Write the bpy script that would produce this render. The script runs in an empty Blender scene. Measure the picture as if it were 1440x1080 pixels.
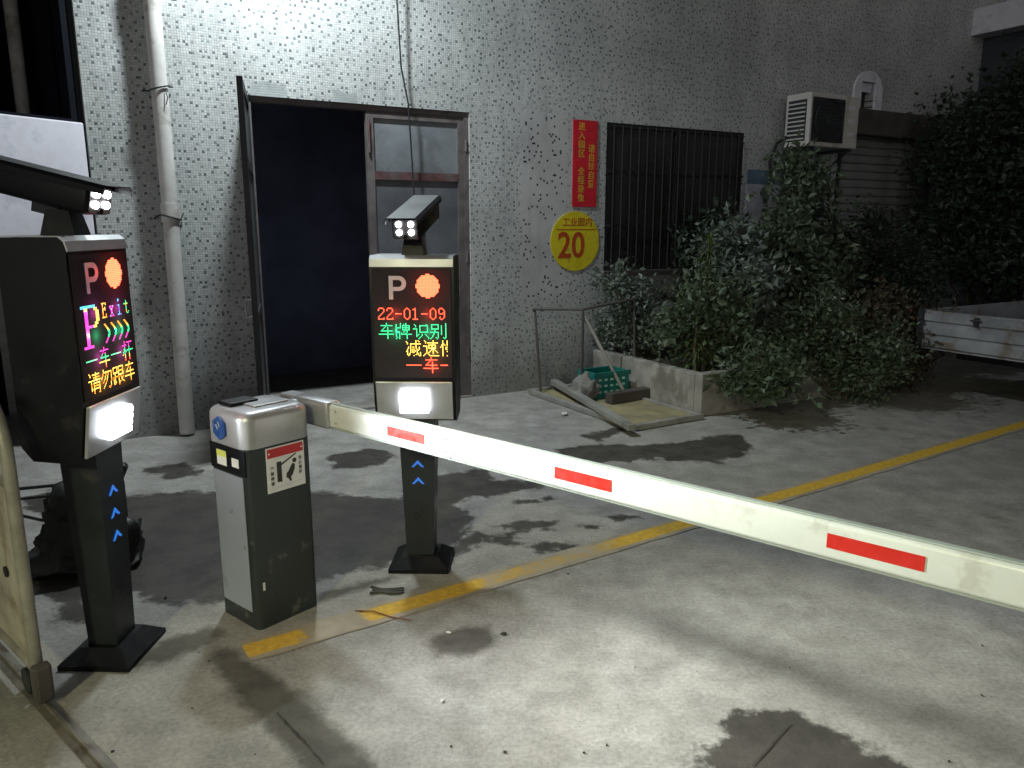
import bpy, bmesh, math, random
import numpy as np
from mathutils import Vector, Matrix, noise

random.seed(7)
R = math.radians
SC = bpy.context.scene
COL = SC.collection

# ------------------------------------------------------------------ camera, sky, moon, exposure
F_PX, PITCH, CAM_H = 1081.0, R(11.75), 1.65
cam_d = bpy.data.cameras.new('camera')
cam_d.sensor_width = 36.0
cam_d.lens = F_PX / 1440.0 * 36.0
cam_d.clip_start, cam_d.clip_end = 0.05, 500
cam = bpy.data.objects.new('camera', cam_d)
COL.objects.link(cam)
cam.location = (0, 0, CAM_H)
cam.rotation_euler = (R(90) - PITCH, 0, 0)
SC.camera = cam

world = bpy.data.worlds.new('World')
SC.world = world
world.use_nodes = True
wt = world.node_tree
sky = wt.nodes.new('ShaderNodeTexSky')
sky.sky_type = 'NISHITA'
sky.sun_disc = False
sky.sun_elevation = R(12)
sky.sun_rotation = R(200)
hsv = wt.nodes.new('ShaderNodeHueSaturation')
hsv.inputs['Saturation'].default_value = 0.10        # town glow under a night sky, nearly grey
wt.links.new(sky.outputs[0], hsv.inputs['Color'])
wt.links.new(hsv.outputs[0], wt.nodes['Background'].inputs['Color'])
wt.nodes['Background'].inputs['Strength'].default_value = 0.027

sun_d = bpy.data.lights.new('moon', 'SUN')
sun_d.energy = 0.02
sun_d.angle = R(10)
sun_d.color = (0.95, 0.97, 1.0)
sun = bpy.data.objects.new('moon', sun_d)
COL.objects.link(sun)
sun.rotation_euler = (R(50), 0, R(-20))

SC.view_settings.view_transform = 'Standard'
SC.view_settings.look = 'None'
SC.view_settings.exposure = 0.22
SC.view_settings.gamma = 1.0
SC.view_settings.use_curve_mapping = False
SC.render.engine = 'CYCLES'
SC.cycles.use_denoising = True
SC.cycles.max_bounces = 4
SC.cycles.diffuse_bounces = 3
SC.cycles.glossy_bounces = 2
SC.cycles.use_adaptive_sampling = True
SC.cycles.adaptive_threshold = 0.025
SC.cycles.sample_clamp_indirect = 4.0


# ------------------------------------------------------------------ helpers
def at(x, y, z=0.0):
    """point of the ground (height z) seen at a pixel of the photograph"""
    a, b = (x - 720) / F_PX, -(y - 540) / F_PX
    r = Vector((a, math.cos(PITCH) + b * math.sin(PITCH), -math.sin(PITCH) + b * math.cos(PITCH)))
    t = (z - CAM_H) / r.z
    return Vector((r.x * t, r.y * t, z))


WA = at(265, 607)                       # origin of the wall's frame
WD = Vector((0.8688, 0.4952, 0.0))      # along the wall
WN = Vector((0.4952, -0.8688, 0.0))     # out of the wall
WROT = math.atan2(WD.y, WD.x)


def W(u, off=0.0, z=0.0):
    return WA + WD * u + WN * off + Vector((0, 0, z))


def link(o, parent=None):
    COL.objects.link(o)
    if parent is not None:
        o.parent = parent
    return o


def root(name, label, cat, loc=(0, 0, 0), rz=0.0, group=None, scale=None):
    o = bpy.data.objects.new(name, None)
    o.empty_display_size = 0.1
    o.location = loc
    o.rotation_euler = (0, 0, rz)
    if scale:
        o.scale = (scale,) * 3
    link(o)
    return tag(o, label, cat, group)


def tag(o, label=None, cat=None, group=None, kind=None):
    for k, v in (('label', label), ('category', cat), ('group', group), ('kind', kind)):
        if v:
            o[k] = v
    return o


def build(name, bm, mat, parent=None, smooth=False):
    me = bpy.data.meshes.new(name)
    bmesh.ops.recalc_face_normals(bm, faces=bm.faces)
    bm.to_mesh(me)
    bm.free()
    mats = mat if isinstance(mat, (list, tuple)) else [mat]
    for m in mats:
        me.materials.append(m)
    if smooth:
        for p in me.polygons:
            p.use_smooth = True
        try:
            if smooth is True:
                me.set_sharp_from_angle(angle=R(38))
        except Exception:
            pass
    return link(bpy.data.objects.new(name, me), parent)


def raw(name, verts, faces, mat, parent=None, midx=None):
    me = bpy.data.meshes.new(name)
    me.from_pydata([tuple(v) for v in verts], [], faces)
    for m in (mat if isinstance(mat, (list, tuple)) else [mat]):
        me.materials.append(m)
    if midx is not None:
        me.polygons.foreach_set('material_index', midx)
    me.update()
    return link(bpy.data.objects.new(name, me), parent)


def inst(name, src, parent, loc=(0, 0, 0), rot=(0, 0, 0)):
    o = bpy.data.objects.new(name, src.data)
    o.location, o.rotation_euler = loc, rot
    return link(o, parent)


def bmn():
    return bmesh.new()


def box(bm, c, s, bev=0.0, rot=None, seg=2):
    ret = bmesh.ops.create_cube(bm, size=1.0)
    vs = ret['verts']
    M = Matrix.Translation(Vector(c)) @ (rot.to_4x4() if rot is not None else Matrix.Identity(4)) @ Matrix.Diagonal((s[0], s[1], s[2], 1))
    bmesh.ops.transform(bm, matrix=M, verts=vs)
    if bev > 0:
        es = list({e for v in vs for e in v.link_edges})
        bmesh.ops.bevel(bm, geom=es, offset=bev, segments=seg, affect='EDGES', profile=0.5)
    return bm


def bx(x0, x1, y0, y1, z0, z1, bev=0.0, bm=None):
    bm = bm or bmn()
    return box(bm, ((x0 + x1) / 2, (y0 + y1) / 2, (z0 + z1) / 2), (x1 - x0, y1 - y0, z1 - z0), bev)


def tube(bm, pts, rad, n=8, cap=True):
    pts = [Vector(p) for p in pts]
    rads = rad if isinstance(rad, (list, tuple)) else [rad] * len(pts)
    rings = []
    t0 = (pts[1] - pts[0]).normalized()
    ref = Vector((0, 0, 1)) if abs(t0.z) < 0.9 else Vector((1, 0, 0))
    u = t0.cross(ref).normalized()
    for i, p in enumerate(pts):
        if i == 0:
            t = t0
        elif i == len(pts) - 1:
            t = (pts[i] - pts[i - 1]).normalized()
        else:
            t = ((pts[i + 1] - pts[i]).normalized() + (pts[i] - pts[i - 1]).normalized())
            t = t.normalized() if t.length > 1e-6 else t0
        u = (u - t * u.dot(t))
        u = u.normalized() if u.length > 1e-6 else t.orthogonal().normalized()
        v = t.cross(u)
        rings.append([bm.verts.new(p + (u * math.cos(2 * math.pi * k / n) + v * math.sin(2 * math.pi * k / n)) * rads[i]) for k in range(n)])
    for a, b in zip(rings[:-1], rings[1:]):
        for k in range(n):
            bm.faces.new((a[k], a[(k + 1) % n], b[(k + 1) % n], b[k]))
    if cap:
        bm.faces.new(rings[0][::-1])
        bm.faces.new(rings[-1])
    return bm


def prism(bm, poly, axis, a, b):
    """extrude a 2D outline between a and b along 'x' (outline in y,z), 'y' (outline in x,z) or 'z' (outline in x,y)"""
    def P(p, t):
        return {'x': (t, p[0], p[1]), 'y': (p[0], t, p[1]), 'z': (p[0], p[1], t)}[axis]
    va = [bm.verts.new(P(p, a)) for p in poly]
    vb = [bm.verts.new(P(p, b)) for p in poly]
    n = len(poly)
    bm.faces.new(va[::-1])
    bm.faces.new(vb)
    for i in range(n):
        bm.faces.new((va[i], va[(i + 1) % n], vb[(i + 1) % n], vb[i]))
    return bm


def frustum(bm, z0, s0, z1, s1, c0=(0, 0), c1=(0, 0)):
    def ring(z, s, c):
        return [bm.verts.new((c[0] + sx * s[0] / 2, c[1] + sy * s[1] / 2, z)) for sx, sy in ((-1, -1), (1, -1), (1, 1), (-1, 1))]
    a, b = ring(z0, s0, c0), ring(z1, s1, c1)
    bm.faces.new(a[::-1])
    bm.faces.new(b)
    for i in range(4):
        bm.faces.new((a[i], a[(i + 1) % 4], b[(i + 1) % 4], b[i]))
    return bm


def bevel_all(bm, off, seg=2, ang=30):
    es = [e for e in bm.edges if len(e.link_faces) == 2 and e.calc_face_angle(0) > R(ang)]
    bmesh.ops.bevel(bm, geom=es, offset=off, segments=seg, affect='EDGES', profile=0.5)
    return bm


_fc = None


def text_mesh(name, s, size, mat, parent, M, bold=0.0, align='CENTER', extrude=0.0006):
    """lettering as a thin mesh; M places its local x,y plane"""
    global _fc
    if _fc is None:
        _fc = bpy.data.curves.new('lettering', 'FONT')
        _fc_o = bpy.data.objects.new('lettering', _fc)
        COL.objects.link(_fc_o)
        text_mesh.o = _fc_o
    _fc.body, _fc.size, _fc.offset, _fc.extrude = s, size, bold, extrude
    _fc.align_x, _fc.align_y = align, 'CENTER'
    _fc.resolution_u = 3
    bpy.context.view_layer.update()
    dg = bpy.context.evaluated_depsgraph_get()
    me = bpy.data.meshes.new_from_object(text_mesh.o.evaluated_get(dg))
    me.name = name
    me.transform(M)
    me.materials.clear()
    me.materials.append(mat)
    return link(bpy.data.objects.new(name, me), parent)


FRONT = Matrix.Rotation(R(90), 4, 'X')      # lettering plane -> faces -Y, x right, z up


# ------------------------------------------------------------------ materials
class G:
    """small node-graph helper"""
    def __init__(self, name):
        self.m = bpy.data.materials.new(name)
        self.m.use_nodes = True
        self.t = self.m.node_tree
        self.b = self.t.nodes['Principled BSDF']
        self.out = self.t.nodes['Material Output']

    def n(self, kind):
        return self.t.nodes.new('ShaderNode' + kind)

    def put(self, sock, v):
        if isinstance(v, bpy.types.NodeSocket):
            self.t.links.new(v, sock)
        elif v is not None:
            sock.default_value = v

    def co(self, kind='Object'):
        return self.n('TexCoord').outputs[kind]

    def math(self, op, a, b=None, c=None, clamp=False):
        k = self.n('Math')
        k.operation = op
        k.use_clamp = clamp
        self.put(k.inputs[0], a)
        if b is not None:
            self.put(k.inputs[1], b)
        if c is not None:
            self.put(k.inputs[2], c)
        return k.outputs[0]

    def vec(self, op, a, b=None):
        k = self.n('VectorMath')
        k.operation = op
        self.put(k.inputs[0], a)
        if b is not None:
            self.put(k.inputs[1], b)
        return k.outputs['Value'] if op in ('LENGTH', 'DISTANCE', 'DOT_PRODUCT') else k.outputs[0]

    def sep(self, v):
        k = self.n('SeparateXYZ')
        self.put(k.inputs[0], v)
        return k.outputs

    def comb(self, x, y, z=0.0):
        k = self.n('CombineXYZ')
        for i, v in enumerate((x, y, z)):
            self.put(k.inputs[i], v)
        return k.outputs[0]

    def noise(self, v, scale, detail=4, rough=0.55, out='Fac', dist=0.0):
        k = self.n('TexNoise')
        self.put(k.inputs['Vector'], v)
        k.inputs['Scale'].default_value = scale
        k.inputs['Detail'].default_value = detail
        k.inputs['Roughness'].default_value = rough
        k.inputs['Distortion'].default_value = dist
        return k.outputs[out]

    def ramp(self, v, a, b, lo=0.0, hi=1.0):
        k = self.n('MapRange')
        k.interpolation_type = 'SMOOTHSTEP'
        self.put(k.inputs['Value'], v)
        for nm, x in (('From Min', a), ('From Max', b), ('To Min', lo), ('To Max', hi)):
            self.put(k.inputs[nm], x)
        return k.outputs[0]

    def mix(self, f, a, b, mode='MIX'):
        k = self.n('Mix')
        k.data_type = 'RGBA'
        k.blend_type = mode
        self.put(k.inputs[0], f)
        for i, v in ((6, a), (7, b)):
            self.put(k.inputs[i], v if isinstance(v, bpy.types.NodeSocket) else (*v[:3], 1.0))
        return k.outputs[2]

    def scale_col(self, col, f):
        k = self.n('Mix')
        k.data_type = 'RGBA'
        k.blend_type = 'MULTIPLY'
        k.inputs[0].default_value = 1.0
        self.put(k.inputs[6], col if isinstance(col, bpy.types.NodeSocket) else (*col, 1.0))
        self.put(k.inputs[7], self.comb(f, f, f))
        return k.outputs[2]

    def bump(self, h, strength=0.3, dist=0.01):
        k = self.n('Bump')
        k.inputs['Strength'].default_value = strength
        k.inputs['Distance'].default_value = dist
        self.put(k.inputs['Height'], h)
        self.put(self.b.inputs['Normal'], k.outputs[0])

    def base(self, c):
        self.put(self.b.inputs['Base Color'], c if isinstance(c, bpy.types.NodeSocket) else (*c, 1.0))

    def set(self, **kw):
        for k, v in kw.items():
            self.put(self.b.inputs[k.replace('_', ' ')], v)
        return self.m


def weathered(name, col, rough=0.55, metal=0.0, var=0.25, scale=6.0, dirt=None, dirt_amt=0.5, bump=0.08, dirt_scale=3.0, spec=0.5):
    g = G(name)
    co = g.co()
    n1 = g.noise(co, scale, 5, 0.6)
    f = g.ramp(n1, 0.25, 0.75, 1.0 - var, 1.0 + var * 0.6)
    c = g.scale_col(col, f)
    n2 = g.noise(co, dirt_scale, 6, 0.65)
    if dirt:
        d = g.ramp(n2, 0.62 - 0.25 * dirt_amt, 0.70 - 0.1 * dirt_amt)
        c = g.mix(g.math('MULTIPLY', d, 0.85), c, dirt)
    g.base(c)
    g.set(Roughness=g.ramp(n1, 0.2, 0.8, max(0.03, rough - 0.12), min(1, rough + 0.15)), Metallic=metal, Specular_IOR_Level=spec)
    if bump:
        g.bump(g.noise(co, scale * 9, 4, 0.6), bump, 0.004)
    return g.m


def emit(name, col, strength):
    g = G(name)
    g.base((0.02, 0.02, 0.02))
    g.put(g.b.inputs['Emission Color'], (*col, 1.0))
    g.set(Emission_Strength=strength, Roughness=0.4)
    g.m.cycles.emission_sampling = 'NONE'       # their throw comes from the lamps' own lights
    return g.m


# mosaic-tiled wall: white 2 cm tiles, one dark tile in every 3 x 3
def mosaic_material():
    g = G('mosaic_tiles')
    co = g.co()
    s = g.sep(co)
    CELL = 0.0188
    warp = g.noise(co, 0.9, 2)
    u = g.math('DIVIDE', g.math('ADD', s[0], g.math('MULTIPLY', warp, 0.02)), CELL)
    v = g.math('DIVIDE', g.math('ADD', s[2], g.math('MULTIPLY', warp, 0.03)), CELL)
    cu, cv = g.math('FLOOR', u), g.math('FLOOR', v)
    fu, fv = g.math('FRACT', u), g.math('FRACT', v)
    bv = g.math('FLOOR', g.math('DIVIDE', cv, 3.0))
    cu_s = g.math('ADD', cu, g.math('MULTIPLY', g.math('MODULO', g.math('ADD', bv, 300.0), 2.0), 1.0))
    bu = g.math('FLOOR', g.math('DIVIDE', cu_s, 3.0))
    wn = g.n('TexWhiteNoise')
    wn.noise_dimensions = '3D'
    g.put(wn.inputs['Vector'], g.comb(bu, bv, 3.3))
    wc = g.sep(wn.outputs['Color'])
    tu = g.math('FLOOR', g.math('MULTIPLY', wc[0], 2.3))
    tv = g.math('FLOOR', g.math('MULTIPLY', wc[1], 2.3))
    du = g.math('COMPARE', g.math('SUBTRACT', cu_s, g.math('MULTIPLY', bu, 3.0)), tu, 0.1)
    dv = g.math('COMPARE', g.math('SUBTRACT', cv, g.math('MULTIPLY', bv, 3.0)), tv, 0.1)
    dark = g.math('MULTIPLY', g.math('MULTIPLY', du, dv), g.math('LESS_THAN', wc[2], 0.93))
    wn2 = g.n('TexWhiteNoise')
    wn2.noise_dimensions = '3D'
    g.put(wn2.inputs['Vector'], g.comb(cu, cv, 9.1))
    rnd = wn2.outputs['Value']
    # grout
    eu = g.math('MINIMUM', fu, g.math('SUBTRACT', 1.0, fu))
    ev = g.math('MINIMUM', fv, g.math('SUBTRACT', 1.0, fv))
    edge = g.math('MINIMUM', eu, ev)
    grout = g.ramp(edge, 0.05, 0.13, 1.0, 0.0)
    tile = g.scale_col((0.49, 0.50, 0.49), g.ramp(rnd, 0.0, 1.0, 0.86, 1.08))
    dk = g.scale_col((0.165, 0.19, 0.195), g.ramp(wc[2], 0, 1, 0.6, 1.5))

    # shapes of patches, worn by noise
    nz = g.noise(co, 7.0, 5, 0.65)
    nzo = g.math('MULTIPLY', g.math('SUBTRACT', nz, 0.5), 0.22)

    def rect(u0, u1, z0, z1, soft=0.04):
        a = g.math('SUBTRACT', g.math('ABSOLUTE', g.math('SUBTRACT', s[0], (u0 + u1) / 2)), (u1 - u0) / 2)
        b = g.math('SUBTRACT', g.math('ABSOLUTE', g.math('SUBTRACT', s[2], (z0 + z1) / 2)), (z1 - z0) / 2)
        d = g.math('ADD', g.math('MAXIMUM', a, b), nzo)
        return g.ramp(d, -soft / 2, soft / 2, 1.0, 0.0)
    patch = rect(3.1, 3.66, 0.9, 2.72, 0.12)
    darkp = g.math('GREATER_THAN', rnd, 0.945)
    dark_all = g.math('ADD', g.math('MULTIPLY', dark, g.math('SUBTRACT', 1.0, patch)), g.math('MULTIPLY', darkp, patch))
    col = g.mix(g.math('MULTIPLY', grout, 0.55), tile, (0.20, 0.215, 0.215))
    col = g.mix(g.math('MULTIPLY', patch, 0.75), col, (0.45, 0.44, 0.44))
    dk2 = g.mix(patch, dk, (0.02, 0.02, 0.022))
    col = g.mix(dark_all, col, dk2)
    # grime: soft vertical streaks and blotches of dirt
    st = g.noise(g.vec('MULTIPLY', co, (5.0, 1.0, 0.55)), 1.6, 6, 0.6)
    col = g.mix(g.ramp(st, 0.5, 0.85, 0.0, 0.55), col, (0.19, 0.185, 0.18))
    blot = g.noise(co, 1.3, 5, 0.6)
    col = g.scale_col(col, g.ramp(blot, 0.3, 0.7, 0.78, 1.08))
    # splash dirt on the foot of the wall, ragged
    foot = g.math('ADD', s[2], g.math('MULTIPLY', g.noise(co, 3.0, 5), -0.5))
    col = g.mix(g.ramp(foot, -0.2, 0.35, 0.6, 0.0), col, (0.12, 0.115, 0.11))
    # cement repairs over the door
    cem = g.math('MAXIMUM', rect(0.66, 0.95, 2.60, 2.74, 0.02), rect(1.33, 1.52, 2.60, 2.72, 0.02))
    col = g.mix(cem, col, g.scale_col((0.30, 0.32, 0.32), g.ramp(nz, 0.3, 0.7, 0.8, 1.1)))
    # black chips where tiles are gone
    chip = g.noise(co, 11.0, 3, 0.6)
    chips = g.math('MULTIPLY', g.ramp(chip, 0.755, 0.765), g.ramp(g.noise(co, 0.8, 2), 0.52, 0.6))
    col = g.mix(chips, col, (0.06, 0.06, 0.06))
    g.base(col)
    g.set(Roughness=g.mix(dark, (0.42,) * 3, (0.3,) * 3), Specular_IOR_Level=0.4)
    g.bump(g.math('SUBTRACT', g.math('MULTIPLY', rnd, 0.25), grout), 0.35, 0.003)
    return g.m


def ground_material():
    g = G('concrete_ground')
    co = g.co()
    at_ = g.n('Attribute')
    at_.attribute_name = 'wet'
    sd = at_.outputs['Fac']              # signed distance to the wet outlines, metres
    at2 = g.n('Attribute')
    at2.attribute_name = 'damp'
    sd2 = at2.outputs['Fac']
    n_big = g.noise(co, 0.9, 5, 0.6)
    n_mid = g.noise(co, 5.0, 5, 0.65)
    n_fine = g.noise(co, 60.0, 4, 0.7)
    n_edge = g.noise(co, 9.0, 6, 0.7)
    c = g.mix(g.ramp(n_mid, 0.3, 0.72), (0.225, 0.217, 0.20), (0.36, 0.348, 0.325))
    c = g.mix(g.ramp(n_big, 0.35, 0.75, 0.0, 0.5), c, (0.235, 0.225, 0.205))
    c = g.scale_col(c, g.ramp(n_fine, 0.25, 0.75, 0.78, 1.18))
    # oil and dirt blots
    blot = g.noise(co, 2.3, 6, 0.7)
    c = g.mix(g.ramp(blot, 0.56, 0.74, 0.0, 0.55), c, (0.125, 0.117, 0.103))
    # pale scuffs brushed one way
    scuff = g.noise(g.vec('MULTIPLY', co, (2.5, 22.0, 1.0)), 1.5, 4, 0.7)
    c = g.mix(g.ramp(scuff, 0.58, 0.75, 0.0, 0.35), c, (0.46, 0.45, 0.43))
    # dark specks (grit, chewing gum)
    vor = g.n('TexVoronoi')
    vor.inputs['Scale'].default_value = 9.0
    g.put(vor.inputs['Vector'], co)
    spk = g.math('MULTIPLY', g.math('LESS_THAN', vor.outputs['Distance'], g.ramp(n_edge, 0.4, 0.8, 0.01, 0.12)), g.ramp(n_mid, 0.5, 0.65))
    c = g.mix(g.math('MULTIPLY', spk, 0.75), c, (0.07, 0.065, 0.06))
    w = g.ramp(g.math('ADD', sd, g.math('ADD', g.math('MULTIPLY', g.math('SUBTRACT', n_mid, 0.5), 0.22), g.math('MULTIPLY', g.math('SUBTRACT', n_edge, 0.5), 0.2))), -0.03, 0.022, 1.0, 0.0)
    dm = g.ramp(g.math('ADD', sd2, g.math('MULTIPLY', g.math('SUBTRACT', n_edge, 0.5), 0.14)), -0.04, 0.03, 1.0, 0.0)
    c = g.mix(g.math('MULTIPLY', dm, 0.9), c, g.scale_col((0.072, 0.067, 0.056), g.ramp(n_mid, 0.3, 0.7, 0.7, 1.3)))
    wetc = g.scale_col((0.046, 0.041, 0.036), g.ramp(n_mid, 0.3, 0.7, 0.7, 1.35))
    c = g.mix(g.math('MULTIPLY', w, 0.94), c, wetc)
    g.base(c)
    film = g.math('MULTIPLY', w, g.ramp(n_mid, 0.35, 0.6, 0.35, 1.0))
    g.set(Roughness=g.math('SUBTRACT', g.ramp(n_mid, 0.2, 0.8, 0.72, 0.92), g.math('MULTIPLY', film, 0.40)), Specular_IOR_Level=0.25)
    hh = g.math('ADD', g.math('MULTIPLY', n_fine, 0.35), n_mid)
    g.bump(hh, 0.45, 0.012)
    return g.m


def line_material():
    g = G('worn_yellow_paint')
    co = g.co()
    n1 = g.noise(co, 5.0, 6, 0.7)
    n2 = g.noise(co, 30.0, 5, 0.7)
    s = g.sep(co)
    paint = g.scale_col((0.60, 0.37, 0.035), g.ramp(n2, 0.2, 0.8, 0.65, 1.15))
    conc = g.scale_col((0.285, 0.258, 0.215), g.ramp(n1, 0.3, 0.7, 0.75, 1.15))
    # scrubbed stretch where wheels cross, near the barrier
    along = s[0]
    along = g.math('ADD', along, g.math('MULTIPLY', g.math('SUBTRACT', n1, 0.5), 0.35))
    worn = g.ramp(g.math('ABSOLUTE', g.math('SUBTRACT', along, 0.36)), 0.06, 0.18, 0.5, 0.0)
    worn = g.math('ADD', worn, g.ramp(g.math('ABSOLUTE', g.math('SUBTRACT', along, 1.5)), 0.2, 0.6, 0.25, 0.0))
    f = g.math('ADD', g.math('ADD', g.math('MULTIPLY', n1, 0.9), g.math('MULTIPLY', n2, 0.35)), worn)
    edge = g.ramp(g.math('ADD', g.math('ABSOLUTE', s[1]), g.math('MULTIPLY', n2, 0.03)), 0.055, 0.085, 0.0, 0.6)
    f = g.math('ADD', f, edge)
    g.base(g.mix(g.ramp(f, 0.66, 1.0, 0.0, 0.92), paint, conc))
    g.set(Roughness=0.8)
    g.bump(n2, 0.3, 0.003)
    return g.m


M = {}
M['mosaic'] = mosaic_material()
M['ground'] = ground_material()
M['line'] = line_material()
M['plaster'] = weathered('white_plaster', (0.62, 0.60, 0.66), 0.8, 0, 0.2, 3, (0.40, 0.40, 0.46), 0.5, 0.25)
M['concrete'] = weathered('old_concrete', (0.30, 0.285, 0.26), 0.85, 0, 0.35, 5, (0.14, 0.13, 0.11), 0.6, 0.5)
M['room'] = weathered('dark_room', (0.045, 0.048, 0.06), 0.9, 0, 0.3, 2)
M['pitch'] = weathered('inner_shade_black', (0.007, 0.008, 0.012), 0.95, 0, 0.3, 2, None, 0, 0, 3, 0.05)  # near-black copy of the room colour, holds the gatehouse's inner shade
M['room_lit'] = weathered('room_lit_blue', (0.19, 0.21, 0.36), 0.9, 0, 0.3, 2)  # blue lifted in the colour to stand in for light inside the doorway
M['rust_frame'] = weathered('rusty_brown_steel', (0.135, 0.118, 0.115), 0.6, 0.2, 0.3, 9, (0.13, 0.085, 0.075), 0.35, 0.3)
M['red_rail'] = weathered('red_oxide_steel', (0.11, 0.052, 0.052), 0.6, 0.1, 0.35, 14, (0.12, 0.10, 0.10), 0.6, 0.3)
M['dusty_glass'] = weathered('dusty_glass', (0.17, 0.185, 0.20), 0.28, 0, 0.4, 2.2, (0.26, 0.255, 0.25), 0.45, 0.05, 1.6)
M['dull_sheet'] = weathered('dull_grey_sheet', (0.115, 0.12, 0.135), 0.42, 0.1, 0.35, 2.5, (0.10, 0.10, 0.11), 0.5, 0.1, 2)
M['dark_steel'] = weathered('dark_steel', (0.035, 0.037, 0.042), 0.5, 0.3, 0.3, 8)
M['window_black'] = weathered('blackened_bars', (0.014, 0.013, 0.013), 0.75, 0, 0.3, 6)
M['dark_glass'] = weathered('dark_glass', (0.024, 0.021, 0.021), 0.3, 0, 0.2, 3, None, 0, 0)
M['pvc'] = weathered('grey_white_pvc', (0.56, 0.545, 0.52), 0.45, 0, 0.18, 4, (0.34, 0.30, 0.27), 0.35, 0.06, 5)
M['wire'] = weathered('black_wire', (0.02, 0.02, 0.022), 0.5, 0, 0.1, 10, None, 0, 0)
M['rust_wire'] = weathered('rusty_wire', (0.20, 0.075, 0.04), 0.7, 0.3, 0.3, 40, None, 0, 0.1)
M['black_shell'] = weathered('black_powder_coat', (0.004, 0.0045, 0.0065), 0.42, 0.0, 0.2, 5, (0.02, 0.0195, 0.019), 0.2, 0.06, 7, 0.25)
M['grey_shell'] = weathered('charcoal_powder_coat', (0.026, 0.031, 0.036), 0.36, 0.3, 0.15, 5, (0.06, 0.06, 0.06), 0.15, 0.05, 8)
M['silver'] = weathered('silver_lacquer', (0.44, 0.45, 0.47), 0.34, 0.55, 0.1, 4, (0.33, 0.32, 0.31), 0.2, 0.04, 5)
M['door_grey'] = weathered('blue_grey_lacquer', (0.40, 0.44, 0.52), 0.36, 0.35, 0.1, 3, (0.24, 0.25, 0.28), 0.3, 0.03, 2.5)
M['cabinet'] = weathered('charcoal_cabinet', (0.036, 0.044, 0.046), 0.42, 0.25, 0.15, 4, (0.14, 0.135, 0.125), 0.2, 0.05, 9)
M['screen'] = weathered('black_acrylic', (0.040, 0.036, 0.040), 0.7, 0, 0.06, 6, None, 0, 0, 3, 0.0)
M['boom_white'] = weathered('white_boom_lacquer', (0.66, 0.70, 0.66), 0.36, 0.05, 0.10, 3.5, (0.50, 0.51, 0.46), 0.3, 0.03, 6)
M['boom_cap'] = weathered('grey_green_rubber', (0.35, 0.40, 0.37), 0.55, 0, 0.1, 4)
M['red_tape'] = weathered('red_reflective_tape', (0.56, 0.024, 0.017), 0.35, 0, 0.1, 30, None, 0, 0.05)
M['white_print'] = weathered('white_print', (0.74, 0.74, 0.74), 0.5, 0, 0.08, 20, None, 0, 0)
M['grey_print'] = weathered('grey_print', (0.60, 0.58, 0.62), 0.5, 0, 0.05, 20, None, 0, 0)
M['black_print'] = weathered('black_print', (0.03, 0.03, 0.03), 0.6, 0, 0.1, 20, None, 0, 0)
M['red_print'] = weathered('red_print', (0.50, 0.03, 0.035), 0.5, 0, 0.1, 10, None, 0, 0)
M['sticker_yellow'] = weathered('yellow_label', (0.62, 0.66, 0.12), 0.5, 0, 0.1, 20, None, 0, 0)
M['blue_badge'] = weathered('blue_badge', (0.02, 0.07, 0.26), 0.3, 0.1, 0.15, 20, None, 0, 0)
M['blue_mark'] = emit('blue_chevron_glow', (0.03, 0.20, 0.75), 0.75)  # chevrons glow by emission in the material, no lamp behind them
M['sign_red'] = weathered('red_banner', (0.56, 0.012, 0.025), 0.5, 0, 0.22, 5, (0.34, 0.03, 0.035), 0.35, 0.05, 4)
M['sign_yellow'] = weathered('yellow_disc', (0.64, 0.53, 0.012), 0.5, 0, 0.2, 5, (0.38, 0.31, 0.04), 0.4, 0.05, 5)
M['gold_print'] = weathered('gold_print', (0.62, 0.38, 0.04), 0.5, 0, 0.1, 10, None, 0, 0)
M['brown_print'] = weathered('red_brown_print', (0.40, 0.055, 0.01), 0.5, 0, 0.1, 10, None, 0, 0)
M['gate_sheet'] = weathered('stained_cream_sheet', (0.46, 0.43, 0.34), 0.5, 0.1, 0.3, 5, (0.24, 0.19, 0.11), 0.55, 0.2, 4)
M['gate_tube'] = weathered('worn_grey_tube', (0.34, 0.325, 0.27), 0.5, 0.3, 0.3, 8, (0.17, 0.13, 0.09), 0.4, 0.2)
M['ac_white'] = weathered('aged_white_enamel', (0.52, 0.50, 0.47), 0.5, 0, 0.15, 5, (0.30, 0.27, 0.23), 0.35, 0.05)
M['shutter'] = weathered('grey_shutter_steel', (0.27, 0.28, 0.27), 0.5, 0.25, 0.25, 3, (0.16, 0.14, 0.12), 0.5, 0.1, 2)
M['box_brown'] = weathered('brown_tin', (0.085, 0.075, 0.07), 0.6, 0.2, 0.3, 5)
M['dado'] = weathered('lavender_wall_paint', (0.36, 0.36, 0.41), 0.8, 0, 0.25, 3, (0.22, 0.21, 0.22), 0.5, 0.1)
M['dado_blue'] = weathered('blue_wall_paint', (0.10, 0.16, 0.22), 0.7, 0, 0.25, 4)
M['soil'] = weathered('soil', (0.05, 0.04, 0.03), 0.95, 0, 0.5, 12, None, 0, 0.8)
M['bark'] = weathered('bark', (0.085, 0.07, 0.055), 0.9, 0, 0.4, 14, None, 0, 0.6)
M['crate'] = weathered('green_crate_plastic', (0.012, 0.20, 0.17), 0.4, 0, 0.2, 6, None, 0, 0.03)
M['crate_hole_lit'] = weathered('lit_hole_cyan', (0.55, 0.85, 0.86), 0.4, 0, 0.1, 20, None, 0, 0)  # pale cyan painted for the light showing in the crate's holes
M['sack'] = weathered('grey_woven_sack', (0.21, 0.20, 0.18), 0.85, 0, 0.3, 9, (0.18, 0.16, 0.14), 0.4, 0.5)
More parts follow.
